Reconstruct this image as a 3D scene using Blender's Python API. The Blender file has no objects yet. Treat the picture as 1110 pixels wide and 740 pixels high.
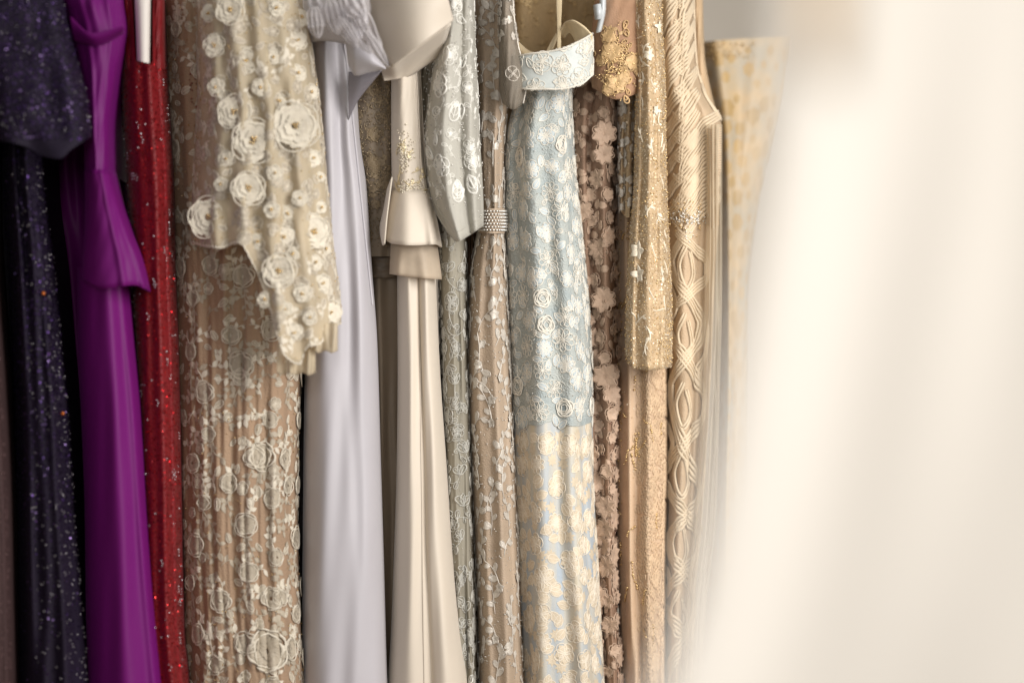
import bpy, math
import numpy as np
from mathutils import Vector

sc = bpy.context.scene
C = sc.collection
K = 0.0015          # metres per photograph pixel on the focus plane
DIST = 3.0          # camera to focus plane
CZ = 1.10           # camera height

# ------------------------------------------------------------------ camera
cam = bpy.data.cameras.new("camera")
camo = bpy.data.objects.new("camera", cam)
C.objects.link(camo)
camo.location = (0, -DIST, CZ)
camo.rotation_euler = (math.radians(90), 0, 0)
cam.sensor_width = 36
cam.lens = 36 * DIST / (1110 * K)
cam.clip_start = 0.05
cam.clip_end = 50
cam.dof.use_dof = True
cam.dof.focus_distance = DIST + 0.01
cam.dof.aperture_fstop = 1.15
cam.dof.aperture_blades = 9
sc.camera = camo

# ------------------------------------------------------------------ world and lamps (indoor photograph)
wd = bpy.data.worlds.new("World")
sc.world = wd
wd.use_nodes = True
bg = wd.node_tree.nodes["Background"]
bg.inputs[0].default_value = (1.0, 0.955, 0.91, 1)
bg.inputs[1].default_value = 0.22

def area(name, loc, aim, sx, sy, power, col, spread=180):
    l = bpy.data.lights.new(name, 'AREA')
    l.shape = 'RECTANGLE'; l.size = sx; l.size_y = sy
    l.energy = power; l.color = col; l.spread = math.radians(spread)
    o = bpy.data.objects.new(name, l); C.objects.link(o)
    o.location = loc
    o.rotation_euler = (Vector(aim) - Vector(loc)).to_track_quat('-Z', 'Y').to_euler()
    return o
area("window_light", (1.3, -1.4, 1.65), (0.25, 0.05, 1.05), 1.2, 1.6, 14.5, (1.0, 0.965, 0.93), 95)
area("white_gown_fill", (-0.38, -3.05, 1.5), (0.17, -2.3, 1.12), 0.6, 0.6, 5.6, (1.0, 0.976, 0.95), 120)  # unseen fill added to brighten the white gown near the lens

sc.view_settings.view_transform = 'Standard'
sc.view_settings.look = 'None'
sc.view_settings.gamma = 1
sc.view_settings.exposure = 0.45
sc.cycles.use_denoising = True
sc.cycles.max_bounces = 8
sc.cycles.transparent_max_bounces = 16

# ------------------------------------------------------------------ materials
MATS = {}
def lin(c):
    return tuple(((v/255)/12.92 if v/255 <= .04045 else ((v/255+.055)/1.055)**2.4) for v in c)
def mat(name, col, rough=.7, metal=0, spec=.4, sheen=0, bump='weave', bs=.15, bscale=1.0, alpha=1, transl=0,
        var=.12, vscale=9, col2=None, coat=0, aniso=0, streak=False, sheen_tint=None):
    """fabric-like material; col is an sRGB triple of the cloth's own colour"""
    m = bpy.data.materials.new(name); m.use_nodes = True
    nt = m.node_tree; N = nt.nodes; L = nt.links
    p = N['Principled BSDF']; out = N['Material Output']
    tc = N.new('ShaderNodeTexCoord')
    base = lin(col); c2 = lin(col2) if col2 else tuple(v*(1-var*1.6) for v in base)
    nz = N.new('ShaderNodeTexNoise'); nz.inputs['Scale'].default_value = vscale; nz.inputs['Detail'].default_value = 5
    nz.inputs['Roughness'].default_value = .6
    mp = N.new('ShaderNodeMapping')
    if streak: mp.inputs['Scale'].default_value = (1, 1, .14)
    L.new(tc.outputs['Object'], mp.inputs[0]); L.new(mp.outputs[0], nz.inputs['Vector'])
    rp = N.new('ShaderNodeValToRGB')
    rp.color_ramp.elements[0].position = .35; rp.color_ramp.elements[0].color = (*c2, 1)
    rp.color_ramp.elements[1].position = .65; rp.color_ramp.elements[1].color = (*base, 1)
    L.new(nz.outputs['Fac'], rp.inputs[0]); L.new(rp.outputs[0], p.inputs['Base Color'])
    p.inputs['Roughness'].default_value = rough
    p.inputs['Metallic'].default_value = metal
    p.inputs['Specular IOR Level'].default_value = spec
    p.inputs['Sheen Weight'].default_value = sheen
    p.inputs['Sheen Roughness'].default_value = .4
    if sheen_tint: p.inputs['Sheen Tint'].default_value = (*lin(sheen_tint), 1)
    p.inputs['Coat Weight'].default_value = coat
    if aniso: p.inputs['Anisotropic'].default_value = aniso
    if bump:
        b = N.new('ShaderNodeBump'); b.inputs['Strength'].default_value = bs; b.inputs['Distance'].default_value = .0015
        t = N.new('ShaderNodeTexNoise'); t.inputs['Detail'].default_value = 3
        if bump == 'weave':
            t.inputs['Scale'].default_value = 420*bscale
        elif bump == 'crepe':
            t.inputs['Scale'].default_value = 160*bscale
        elif bump == 'net':
            t = N.new('ShaderNodeTexVoronoi'); t.inputs['Scale'].default_value = 380*bscale
        elif bump == 'crinkle':
            t.inputs['Scale'].default_value = 60*bscale; t.inputs['Detail'].default_value = 6
        m2 = N.new('ShaderNodeMapping')
        if bump in ('crinkle',): m2.inputs['Scale'].default_value = (1, 1, .25)
        L.new(tc.outputs['Object'], m2.inputs[0]); L.new(m2.outputs[0], t.inputs['Vector'])
        L.new(t.outputs[0] if bump != 'net' else t.outputs['Distance'], b.inputs['Height'])
        L.new(b.outputs[0], p.inputs['Normal'])
    last = p.outputs[0]
    if transl:
        tr = N.new('ShaderNodeBsdfTranslucent'); mx = N.new('ShaderNodeMixShader'); mx.inputs[0].default_value = transl
        L.new(rp.outputs[0], tr.inputs[0]); L.new(last, mx.inputs[1]); L.new(tr.outputs[0], mx.inputs[2]); last = mx.outputs[0]
    if alpha < 1:
        tp = N.new('ShaderNodeBsdfTransparent'); mx = N.new('ShaderNodeMixShader')
        n3 = N.new('ShaderNodeTexNoise'); n3.inputs['Scale'].default_value = 14; n3.inputs['Detail'].default_value = 2
        m3 = N.new('ShaderNodeMapping'); m3.inputs['Scale'].default_value = (3, 3, .3)
        L.new(tc.outputs['Object'], m3.inputs[0]); L.new(m3.outputs[0], n3.inputs['Vector'])
        mr = N.new('ShaderNodeMapRange'); mr.inputs['From Min'].default_value = .3; mr.inputs['From Max'].default_value = .7
        mr.inputs['To Min'].default_value = max(0, alpha-.13); mr.inputs['To Max'].default_value = min(1, alpha+.13)
        L.new(n3.outputs['Fac'], mr.inputs['Value']); L.new(mr.outputs[0], mx.inputs[0])
        L.new(tp.outputs[0], mx.inputs[1]); L.new(last, mx.inputs[2]); last = mx.outputs[0]
    L.new(last, out.inputs[0])
    MATS[name] = m
    return m

def sequin_mat(name, cols, rough=.18, metal=.9):
    """small metallic discs, each island its own tone"""
    m = bpy.data.materials.new(name); m.use_nodes = True
    nt = m.node_tree; N = nt.nodes; L = nt.links; p = N['Principled BSDF']
    g = N.new('ShaderNodeNewGeometry'); r = N.new('ShaderNodeValToRGB'); r.color_ramp.interpolation = 'CONSTANT'
    e = r.color_ramp.elements
    while len(e) < len(cols): e.new(.5)
    for i, c in enumerate(cols):
        e[i].position = i/len(cols); e[i].color = (*lin(c), 1)
    L.new(g.outputs['Random Per Island'], r.inputs[0]); L.new(r.outputs[0], p.inputs['Base Color'])
    p.inputs['Metallic'].default_value = metal; p.inputs['Roughness'].default_value = rough
    MATS[name] = m
    return m

# ------------------------------------------------------------------ objects
def tag(o, label=None, cat=None, group=None, kind=None):
    if label: o['label'] = label
    if cat: o['category'] = cat
    if group: o['group'] = group
    if kind: o['kind'] = kind
    return o
def gown(name, px, label, group=None, cat='dress', Y=0):
    o = bpy.data.objects.new(name, None); C.objects.link(o)
    o.empty_display_size = .05
    o.location = ((px-555)*K*(DIST+Y)/DIST, Y+.15, 0.02)
    tag(o, label, cat, group or 'evening gowns hanging on the rack')
    return o
def mkobj(name, V, faces, m, parent=None, smooth=True, solid=0):
    V = np.asarray(V, dtype=np.float32)
    if len(V) == 0: print('EMPTY', name); V = np.zeros((3, 3), np.float32); faces = [np.array([[0, 1, 2]])]
    me = bpy.data.meshes.new(name)
    off = np.array(parent.location) if parent is not None else np.zeros(3)
    V = V - off.astype(np.float32)
    loops = np.concatenate([f.reshape(-1) for f in faces]).astype(np.int32)
    tot = np.concatenate([np.full(len(f), f.shape[1]) for f in faces]).astype(np.int32)
    st = np.concatenate([[0], np.cumsum(tot)[:-1]]).astype(np.int32)
    me.vertices.add(len(V)); me.vertices.foreach_set('co', V.reshape(-1))
    me.loops.add(len(loops)); me.loops.foreach_set('vertex_index', loops)
    me.polygons.add(len(tot)); me.polygons.foreach_set('loop_start', st); me.polygons.foreach_set('loop_total', tot)
    me.polygons.foreach_set('use_smooth', np.full(len(tot), smooth))
    me.update(calc_edges=True); me.validate()
    me.materials.append(m)
    o = bpy.data.objects.new(name, me); C.objects.link(o)
    if parent is not None: o.parent = parent
    if solid:
        md = o.modifiers.new('thickness', 'SOLIDIFY'); md.thickness = solid; md.offset = 0
    return o
def gridf(nu, nv, off=0, wrap=False):
    i = np.arange(nv-1)[:, None]*nu
    j = np.arange(nu if wrap else nu-1)[None, :]
    j2 = (j+1) % nu
    return (np.stack([i+j, i+j2, i+nu+j2, i+nu+j], -1).reshape(-1, 4) + off)

def cub(xs, ys, x):
    xs = np.asarray(xs, float); ys = np.asarray(ys, float); x = np.asarray(x, float)
    if len(xs) == 1: return np.full_like(x, ys[0])
    h = np.diff(xs); d = np.diff(ys)/h
    m = np.zeros(len(xs)); m[0] = d[0]; m[-1] = d[-1]
    for i in range(1, len(xs)-1):
        m[i] = 0 if d[i-1]*d[i] <= 0 else 2*d[i-1]*d[i]/(d[i-1]+d[i])
    xc = np.clip(x, xs[0], xs[-1]); k = np.clip(np.searchsorted(xs, xc)-1, 0, len(h)-1)
    t = (xc-xs[k])/h[k]
    r = ((2*t**3-3*t**2+1)*ys[k] + (t**3-2*t**2+t)*h[k]*m[k] + (-2*t**3+3*t**2)*ys[k+1] + (t**3-t**2)*h[k]*m[k+1])
    return r + np.where(x < xs[0], (x-xs[0])*m[0], 0) + np.where(x > xs[-1], (x-xs[-1])*m[-1], 0)

def W(px, py, Y):
    f = K*(DIST+Y)/DIST
    return np.stack([(px-555)*f, Y+0*px, CZ-(py-370)*f], -1)

class Sheet:
    """Cloth tube hanging in space: front curve with folds, closed by a back.  rows=(py,left,right)"""
    def __init__(s, rows, Y, depth=.07, n=2.3, folds=(), rnd=(), top=None, bot=None, seed=1, back=.22, dY=None, slope=1.2, wob=.0018):
        s.rp = [r[0] for r in rows]; s.l = [r[1] for r in rows]; s.r = [r[2] for r in rows]
        s.Y = Y; s.depth = depth; s.n = n; s.folds = folds; s.rnd = rnd; s.back = back; s.slope = slope; s.wob = wob
        s.top = top or [(0, s.rp[0]), (1, s.rp[0])]; s.bot = bot or [(0, s.rp[-1]), (1, s.rp[-1])]
        s.dY = dY or [(0, 0), (1, 0)]
        g = np.random.default_rng(seed)
        s.ph = g.uniform(0, 6.28, 40); s.g = g.uniform(-1, 1, 40)
        s.p0, s.p1 = s.rp[0], s.rp[-1]
        ng, ns = 60, 121
        q = np.linspace(0, 1, ns); ss = .5-.5*np.cos(np.pi*q)
        py = np.linspace(s.p0, s.p1, ng)
        P = s.P(ss[None, :]+0*py[:, None], py[:, None]+0*ss[None, :])
        seg = np.linalg.norm(np.diff(P, axis=1), axis=2)/K
        a = np.concatenate([np.zeros((ng, 1)), np.cumsum(seg, 1)], 1)
        s.gpy = py
        mid = np.array([np.interp(.5, ss, r) for r in a])
        a = a-mid[:, None]
        s.amin = a[:, 0]; s.amax = a[:, -1]
        qa = np.linspace(0, 1, 141)
        s.tbl = np.array([np.interp(s.amin[i]+qa*(s.amax[i]-s.amin[i]), a[i], ss) for i in range(ng)])
        s.a = a; s.ss = ss
    def lr(s, py): return cub(s.rp, s.l, py), cub(s.rp, s.r, py)
    def P(s, u, py):
        l, r = s.lr(py)
        v = np.clip((py-s.p0)/(s.p1-s.p0), 0, 1)
        t = np.abs(2*u-1)
        prof = s.depth*(1-np.sqrt(np.clip(1-t**s.n, 0, 1)))
        y = s.Y + prof + cub([k[0] for k in s.dY], [k[1] for k in s.dY], v)
        fade = np.clip((1-t)*6, 0, 1)**.7
        for f in s.folds:      # (u_top,u_bot,width,amp_top,amp_bot[,py0,py1])
            uc = f[0]+(f[1]-f[0])*v; amp = f[3]+(f[4]-f[3])*v
            if len(f) > 5:
                amp = amp*np.clip((py-f[5])/40+.5, 0, 1)*np.clip((f[6]-py)/40+.5, 0, 1)
            y = y - amp*np.exp(-((u-uc)/f[2])**2)*fade
        for i, f in enumerate(s.rnd):   # (count,amp_top,amp_bot,sharp)
            d = .10*np.sin(v*5+s.ph[i])+.05*np.sin(v*13+s.ph[i+8])
            w = np.sin(2*np.pi*f[0]*(u+d*.6)+s.ph[i+4]) + .45*np.sin(2*np.pi*f[0]*1.73*(u-d)+s.ph[i+12]+v*4)
            if f[3]: w = np.sign(w)*np.abs(w)**.6
            y = y - (f[1]+(f[2]-f[1])*v)*w*fade
        y = y + s.wob*np.sin(v*21+u*9+s.ph[20])*np.sin(u*14+v*6+s.ph[21])
        y = y + np.where(py < 0, -py*K*s.slope, 0)
        return W(l+(r-l)*u, py, y)
    def N(s, u, py):
        e = 1e-3
        u0 = np.clip(u, .004, .996)
        a = s.P(u0+e, py)-s.P(u0-e, py); b = s.P(u0, py+.6)-s.P(u0, py-.6)
        n = np.cross(b, a); n /= np.linalg.norm(n, axis=-1, keepdims=True)+1e-12
        return n
    def px2a(s, px, py):
        px = np.asarray(px, float); py = np.asarray(py, float)
        l, r = s.lr(py); u = np.clip((px-l)/(r-l), 0, 1)
        j = np.clip((py-s.gpy[0])/(s.gpy[-1]-s.gpy[0])*(len(s.gpy)-1), 0, len(s.gpy)-1.001); j0 = j.astype(int); f = j-j0
        fl = lambda jj: np.array([np.interp(uu, s.ss, s.a[q]) for uu, q in zip(u.ravel(), jj.ravel())]).reshape(u.shape)
        return fl(j0)*(1-f)+fl(j0+1)*f
    def a2u(s, a, py):
        j = np.clip((py-s.gpy[0])/(s.gpy[-1]-s.gpy[0])*(len(s.gpy)-1), 0, len(s.gpy)-1.001); j0 = j.astype(int); f = j-j0
        lo = s.amin[j0]*(1-f)+s.amin[j0+1]*f; hi = s.amax[j0]*(1-f)+s.amax[j0+1]*f
        q = (a-lo)/(hi-lo); ok = (q > 0.004) & (q < .996)
        q = np.clip(q, 0, 1)*140; q0 = np.clip(q.astype(int), 0, 139); g = q-q0
        t = s.tbl
        u = (t[j0, q0]*(1-g)+t[j0, q0+1]*g)*(1-f)+(t[j0+1, q0]*(1-g)+t[j0+1, q0+1]*g)*f
        return u, ok
    def lay(s, a, b, h, slack=3):
        u, ok = s.a2u(a, b)
        tp = cub([k[0] for k in s.top], [k[1] for k in s.top], u); bt = cub([k[0] for k in s.bot], [k[1] for k in s.bot], u)
        ok &= (b > tp-slack) & (b < bt+slack)
        return s.P(u, b)+s.N(u, b)*(h*K)[..., None], ok
    def build(s, name, m, parent, nu=72, nv=None, closed=True, solid=0):
        nv = nv or int(max(12, (s.p1-s.p0)/6))
        q = np.linspace(0, 1, nu); uu = .5-.5*np.cos(np.pi*q); uu = .35*q+.65*uu
        uu[0] = 0; uu[-1] = 1
        tp = cub([k[0] for k in s.top], [k[1] for k in s.top], uu); bt = cub([k[0] for k in s.bot], [k[1] for k in s.bot], uu)
        v = np.linspace(0, 1, nv)[:, None]
        py = tp[None]*(1-v)+bt[None]*v
        U = uu[None]+0*py
        P = s.P(U, py)
        if closed:
            nb = 18; t = np.linspace(0, 1, nb+2)[1:-1]
            A = P[:, -1:, :]; B = P[:, :1, :]
            Q = A*(1-t[None, :, None])+B*t[None, :, None]
            Q[..., 1] += s.back*np.sin(np.pi*t)[None]**.6
            P = np.concatenate([P, Q], 1)
        n = P.shape[1]
        return mkobj(name, P.reshape(-1, 3), [gridf(n, nv, wrap=closed)], m, parent, solid=solid)

def ribbon(name, e0, e1, m, parent, nu=40, nv=14, bulge=.012, solid=.0022, ripple=0, rfreq=5, seed=0, curl=0, pleat=0, pfreq=4):
    """band of cloth between two edge polylines of (px,py,Y)"""
    e0 = np.array(e0, float); e1 = np.array(e1, float)
    def smp(e, t):
        k = np.linspace(0, 1, len(e)); return np.stack([cub(k, e[:, i], t) for i in range(3)], -1)
    t = np.linspace(0, 1, nu); A = smp(e0, t); B = smp(e1, t)
    v = np.linspace(0, 1, nv)[:, None, None]
    G = A[None]*(1-v)+B[None]*v
    G[..., 2] -= bulge*np.sin(np.pi*v[..., 0])
    rs = np.random.default_rng(seed).uniform(0, 6, 4)
    if ripple:
        G[..., 2] += ripple*np.sin(t[None]*rfreq*6.28+rs[0]+v[..., 0]*2)*(.3+v[..., 0]) + ripple*.5*np.sin(t[None]*rfreq*11+rs[1])
    if pleat: G[..., 2] += pleat*np.sin(v[..., 0]*pfreq*6.28+rs[2]+t[None]*1.5)*(.3+.7*np.sin(np.pi*t[None]))
    if curl: G[..., 2] += curl*v[..., 0]**3
    P = W(G[..., 0], G[..., 1], G[..., 2])
    return mkobj(name, P.reshape(-1, 3), [gridf(nu, nv)], m, parent, solid=solid)

# ------------------------------------------------------------------ embroidery motifs: (verts[x,y,h], quads) in photograph pixels
def t_petal(L, w, rim=.5, streak=.25, cup=.6, point=.0, base=.3, nu=9, nv=7):
    t = np.linspace(-1, 1, nu)[None]; r = np.linspace(.03, 1, nv)[:, None]
    prof = np.sin(np.pi*np.clip(r, 0, 1)**(.75+point*.1))**(.55+point*.4)
    prof = np.where(r > .999, .12, prof)
    x = w*t*prof + 0*r; y = L*r*(1-.10*t**2*(1-point)) + 0*t
    h = base+cup*r+rim*(np.abs(t)**4)*np.sin(np.pi*r)**.5+streak*np.cos(t*np.pi*4)*(1-r*.3)
    h = np.where(np.abs(t) > .99, base*.2+cup*r*.8, h)
    return np.stack([x, y, h+0*x], -1).reshape(-1, 3), gridf(nu, nv)
def t_cord(pts, r=.8, taper=False, h0=0):
    p = np.asarray(pts, float); d = np.gradient(p, axis=0); d /= np.linalg.norm(d, axis=1, keepdims=True)+1e-9
    nn = np.stack([-d[:, 1], d[:, 0]], -1); n = len(p)
    rr = np.full(n, r)
    if taper: rr = r*np.clip(np.minimum(np.arange(n), n-1-np.arange(n))/2+.35, 0, 1)
    V = []
    for o, h in ((-1, 0), (-.72, 1.0), (0, 1.6), (.72, 1.0), (1, 0)):
        V.append(np.concatenate([p+nn*(rr*o)[:, None], (h0+h*rr)[:, None]], 1))
    return np.stack(V, 1).reshape(-1, 3), gridf(5, n)
def join(parts):
    V = []; F = []; o = 0
    for v, f in parts: V.append(v); F.append(f+o); o += len(v)
    return np.concatenate(V), np.concatenate(F)
def rot(v, a, s=1, dx=0, dy=0, dh=0):
    c, q = math.cos(a), math.sin(a); o = v.copy()
    o[:, 0] = (v[:, 0]*c-v[:, 1]*q)*s+dx; o[:, 1] = (v[:, 0]*q+v[:, 1]*c)*s+dy; o[:, 2] = v[:, 2]*s**.5+dh
    return o
def t_flower(n, R, rim=.5, streak=.3, cup=.8, point=0, wf=1.0, rng=None, layers=1):
    ps = []
    for ly in range(layers):
        Rl = R*(1-.33*ly)
        for i in range(n):
            k = rng.uniform(.86, 1.1) if rng is not None else 1
            a = 2*math.pi*(i+.5*ly)/n + (rng.uniform(-.1, .1) if rng is not None else 0)
            v, f = t_petal(Rl*k, Rl*math.pi/n*.95*wf, rim, streak, cup, point)
            ps.append((rot(v, a, dh=.3*(i % 2)+ly*.9), f))
    return join(ps)
def t_leaf(L, w, vein=True):
    v, f = t_petal(L, w, rim=.25, streak=0, cup=.1, point=1.2, base=.35, nu=7, nv=7)
    r = v[:, 1]/L; t = np.where(w > 0, v[:, 0]/w, 0)
    v[:, 2] += .35*np.abs(t)*1.2*np.sin(np.pi*np.clip(r, 0, 1)) + .12*np.sin(r*22)
    return v, f
def loop(L, w, n=18, a0=-1.57):
    t = np.linspace(0, 2*np.pi, n)
    return np.stack([w*np.sin(t)*np.abs(np.sin(t/2))**.6, L*(1-np.cos(t))/2], -1)
def t_oflower(n, R, r=.6, fill=False, inner=True, wf=1.0):
    ps = []
    for i in range(n):
        a = 2*math.pi*i/n
        q = loop(R, R*math.pi/n*.92*wf)
        v, f = t_cord(q, r); ps.append((rot(v, a), f))
        if inner:
            v, f = t_cord(loop(R*.62, R*math.pi/n*.5*wf, 12), r*.7); ps.append((rot(v, a), f))
        if fill:
            v, f = t_petal(R*.95, R*math.pi/n*.85*wf, 0, .15, 0, 0, .15); ps.append((rot(v, a), f))
    t = np.linspace(0, 6.6, 12); v, f = t_cord(np.stack([np.cos(t), np.sin(t)], -1)*R*.13, r); ps.append((v, f))
    return join(ps)
def t_rose(R, rng, r=1.1, rings=4, fill=True):
    ps = []
    if fill:
        t = np.linspace(0, 2*np.pi, 26)[None]; q = np.linspace(.02, 1, 6)[:, None]
        rad = R*q*(1+.07*np.sin(5*t+1))
        v = np.stack([rad*np.cos(t), rad*np.sin(t), .25+.9*q+0*t], -1).reshape(-1, 3)
        ps.append((v, gridf(26, 6)))
    for k in range(rings):
        rk = R*(1-.2*k); n = 5 if k < 2 else 4
        for i in range(n):
            a0 = 2*math.pi*i/n + k*.6; t = np.linspace(a0-.15, a0+2*math.pi/n*1.12, 11)
            u = np.linspace(0, 1, 11)
            rad = rk*(.86+.16*np.sin(np.pi*u)) + rng.uniform(-.04, .04)*R
            v, f = t_cord(np.stack([rad*np.cos(t), rad*np.sin(t)], -1), r*(1.15-.12*k), True, h0=1.0-.1*k+.3*(i % 2))
            ps.append((v, f))
    return join(ps)
def t_band(a0, a1, r0, r1, h0=.6, streak=.35, sc=2.2, R=15):
    """satin-stitched crescent petal: an arc band with radial stitches and a scalloped outer edge"""
    nu = max(12, int((a1-a0)*R*1.1)); t = np.linspace(0, 1, nu)[None]; q = np.linspace(0, 1, 5)[:, None]
    env = np.sin(np.pi*t)**.35
    ro = r0+(r1-r0)*env*(1+.10*np.sin(t*np.pi*3*2)); rad = r0*(1-.06*env)+(ro-r0)*q
    A = a0+(a1-a0)*t+.12*(q-.5)
    hh = h0*(.35+1.2*q*(1.15-q)+.6*q**3)*env + streak*np.cos(t*nu*np.pi*.5)*np.sin(np.pi*q)
    return np.stack([rad*np.cos(A), rad*np.sin(A), hh+.1], -1).reshape(-1, 3), gridf(nu, 5)
def t_satinrose(R, rng, rings=3, lift=1.0):
    ps = []
    for k in range(rings):
        r1 = R*(1-.27*k); r0 = R*(.62-.23*k); n = (5, 4, 3)[min(k, 2)]; ph = rng.uniform(0, 6)
        for i in range(n):
            a0 = ph+2*math.pi*i/n; v, f = t_band(a0-.12, a0+2*math.pi/n*1.10, max(r0, .12*R), r1*rng.uniform(.93, 1.06), 1.0*lift, .3, R=R)
            v = v.copy(); v[:, 2] += .25*(i % 2)+.5*k*lift; ps.append((v, f))
    return join(ps)
ICO = None
def ico():
    global ICO
    if ICO is None:
        p = (1+5**.5)/2
        v = np.array([(-1, p, 0), (1, p, 0), (-1, -p, 0), (1, -p, 0), (0, -1, p), (0, 1, p), (0, -1, -p), (0, 1, -p), (p, 0, -1), (p, 0, 1), (-p, 0, -1), (-p, 0, 1)], float)
        v /= np.linalg.norm(v[0])
        f = np.array([(0, 11, 5), (0, 5, 1), (0, 1, 7), (0, 7, 10), (0, 10, 11), (1, 5, 9), (5, 11, 4), (11, 10, 2), (10, 7, 6), (7, 1, 8), (3, 9, 4), (3, 4, 2), (3, 2, 6), (3, 6, 8), (3, 8, 9), (4, 9, 5), (2, 4, 11), (6, 2, 10), (8, 6, 7), (9, 8, 1)])
        ICO = (v, f)
    return ICO

class Pat:
    def __init__(s, sheet, seed=0): s.sh = sheet; s.V = []; s.F = []; s.o = 0; s.rng = np.random.default_rng(seed)
    def add(s, tf, a, b, rota=0, sc=1, dh=0):
        v = rot(tf[0], rota, sc, a, b, dh); s.V.append(v); s.F.append(tf[1]+s.o); s.o += len(v)
    def addpx(s, tf, px, py, rota=0, sc=1, dh=0):
        s.add(tf, float(s.sh.px2a(np.array([px]), np.array([py]))[0]), py, rota, sc, dh)
    def span(s, b):
        sh = s.sh; return float(np.interp(b, sh.gpy, sh.amin)), float(np.interp(b, sh.gpy, sh.amax))
    def vine(s, a, b, ang, L, curv, r=.5, leaf=None, gap=7, flower=None, fr=1, lsc=1):
        n = max(6, int(L/3)); pts = [(a, b)]; A = ang
        rg = s.rng; c = curv
        for i in range(n):
            A += c*3; c += rg.normal(0, .004)
            pts.append((pts[-1][0]+3*math.sin(A), pts[-1][1]+3*math.cos(A)))
        s.add(t_cord(pts, r, True), 0, 0)
        if leaf is not None:
            d = 0; side = 1
            for i in range(1, n):
                d += 3
                if d >= gap:
                    d = 0; side = -side
                    dx, dy = pts[i+1][0]-pts[i][0], pts[i+1][1]-pts[i][1]
                    th = math.atan2(-dx, dy)
                    s.add(leaf, pts[i][0], pts[i][1], th+side*rg.uniform(.6, 1.1), lsc*rg.uniform(.7, 1.15))
        if flower is not None: s.add(flower, pts[-1][0], pts[-1][1], rg.uniform(0, 6), fr, .5)
        return pts[-1], A
    def build(s, name, m, parent, slack=3, lift=.5, hs=1.0):
        V = np.concatenate(s.V); F = np.concatenate(s.F)
        P, ok = s.sh.lay(V[:, 0], V[:, 1], V[:, 2]*hs+lift, slack)
        F = F[ok[F].all(1)]
        used = np.unique(F); mp = np.zeros(len(V), int); mp[used] = np.arange(len(used))
        o = mkobj(name, P[used], [mp[F]], m, parent); o['kind'] = 'stuff'; return o

def poisson(s, py0, py1, d, rng, edge=2, tries=None, avoid=()):
    """evenly spread, non overlapping spots on the cloth in (arc, height) pixels"""
    out = list(avoid); n0 = len(out); cells = {}
    for q in out: cells.setdefault((int(q[0]//d), int(q[1]//d)), []).append(q)
    w = float((s.amax-s.amin).mean()); tries = tries or int(w*(py1-py0)/d/d*14)
    for _ in range(tries):
        b = rng.uniform(py0, py1); lo = float(np.interp(b, s.gpy, s.amin))+edge; hi = float(np.interp(b, s.gpy, s.amax))-edge
        if hi <= lo: continue
        a = rng.uniform(lo, hi)
        key = (int(a//d), int(b//d))
        if all((a-q[0])**2+(b-q[1])**2 > d*d for i in (-1, 0, 1) for j in (-1, 0, 1) for q in cells.get((key[0]+i, key[1]+j), ())):
            out.append((a, b)); cells.setdefault(key, []).append((a, b))
    return out[n0:]
def t_oleaf(L, w, r=.5):
    return join([t_cord(loop(L, w, 20), r), t_cord([(0, 0), (.2, L*.3), (0, L*.6), (-.1, L*.85)], r*.8), ])
def rigid(name, tf, sheet, px, py, rota, sc, m, parent, blend=.55, lift=2.0):
    """a stiff sewn-on motif: one flat-based piece tangent to the smoothed cloth"""
    l, r = sheet.lr(np.array([float(py)])); u = float((px-l[0])/(r[0]-l[0])); P0 = sheet.P(np.array([u]), np.array([float(py)]))[0]
    N0 = np.mean([sheet.N(np.array([min(.97, max(.03, u+d))]), np.array([float(py+e)]))[0] for d in (-.06, 0, .06) for e in (-8, 0, 8)], 0)
    N0 = N0*(1-blend)+np.array([0, -1, 0])*blend; N0 /= np.linalg.norm(N0)
    X = np.cross(np.array([0, 0, 1.]), N0)*-1; X = np.cross(N0, np.array([0, 0, -1.])); X /= np.linalg.norm(X)
    if X[0] < 0: X = -X
    Z = np.cross(X, N0); Z = Z if Z[2] < 0 else -Z
    v = rot(tf[0], rota, sc, 0, 0, lift)*K
    V = P0+v[:, :1]*X+v[:, 1:2]*Z+v[:, 2:3]*N0
    return (V, tf[1]) if name is None else mkobj(name, V, [tf[1]], m, parent)
def rigids(name, items, m, parent):
    V = []; F = []; o = 0
    for v, f in items: V.append(v); F.append(f+o); o += len(v)
    ob = mkobj(name, np.concatenate(V), [np.concatenate(F)], m, parent); ob['kind'] = 'stuff'; return ob
def scatter(sheet, n, py0, py1, rng, dens=None, margin=0):
    b = rng.uniform(py0, py1, n*3); lo = np.interp(b, sheet.gpy, sheet.amin); hi = np.interp(b, sheet.gpy, sheet.amax)
    a = rng.uniform(lo+margin, hi-margin)
    if dens is not None:
        u, _ = sheet.a2u(a, b); k = rng.uniform(0, 1, len(b)) < dens(u, b); a = a[k]; b = b[k]
    return a[:n], b[:n]
def beads(name, sheet, a, b, r, m, parent, lift=.6, flat=1.0, rng=None):
    a = np.asarray(a, float); b = np.asarray(b, float); r = np.broadcast_to(np.asarray(r, float), a.shape)
    P, ok = sheet.lay(a, b, lift+r*.5); P = P[ok]; r = r[ok]
    iv, iF = ico(); n = len(P)
    V = P[:, None, :]+iv[None]*(r*K)[:, None, None]
    F = iF[None]+(np.arange(n)*12)[:, None, None]
    o = mkobj(name, V.reshape(-1, 3), [F.reshape(-1, 3)], m, parent); o['kind'] = 'stuff'; return o
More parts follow.
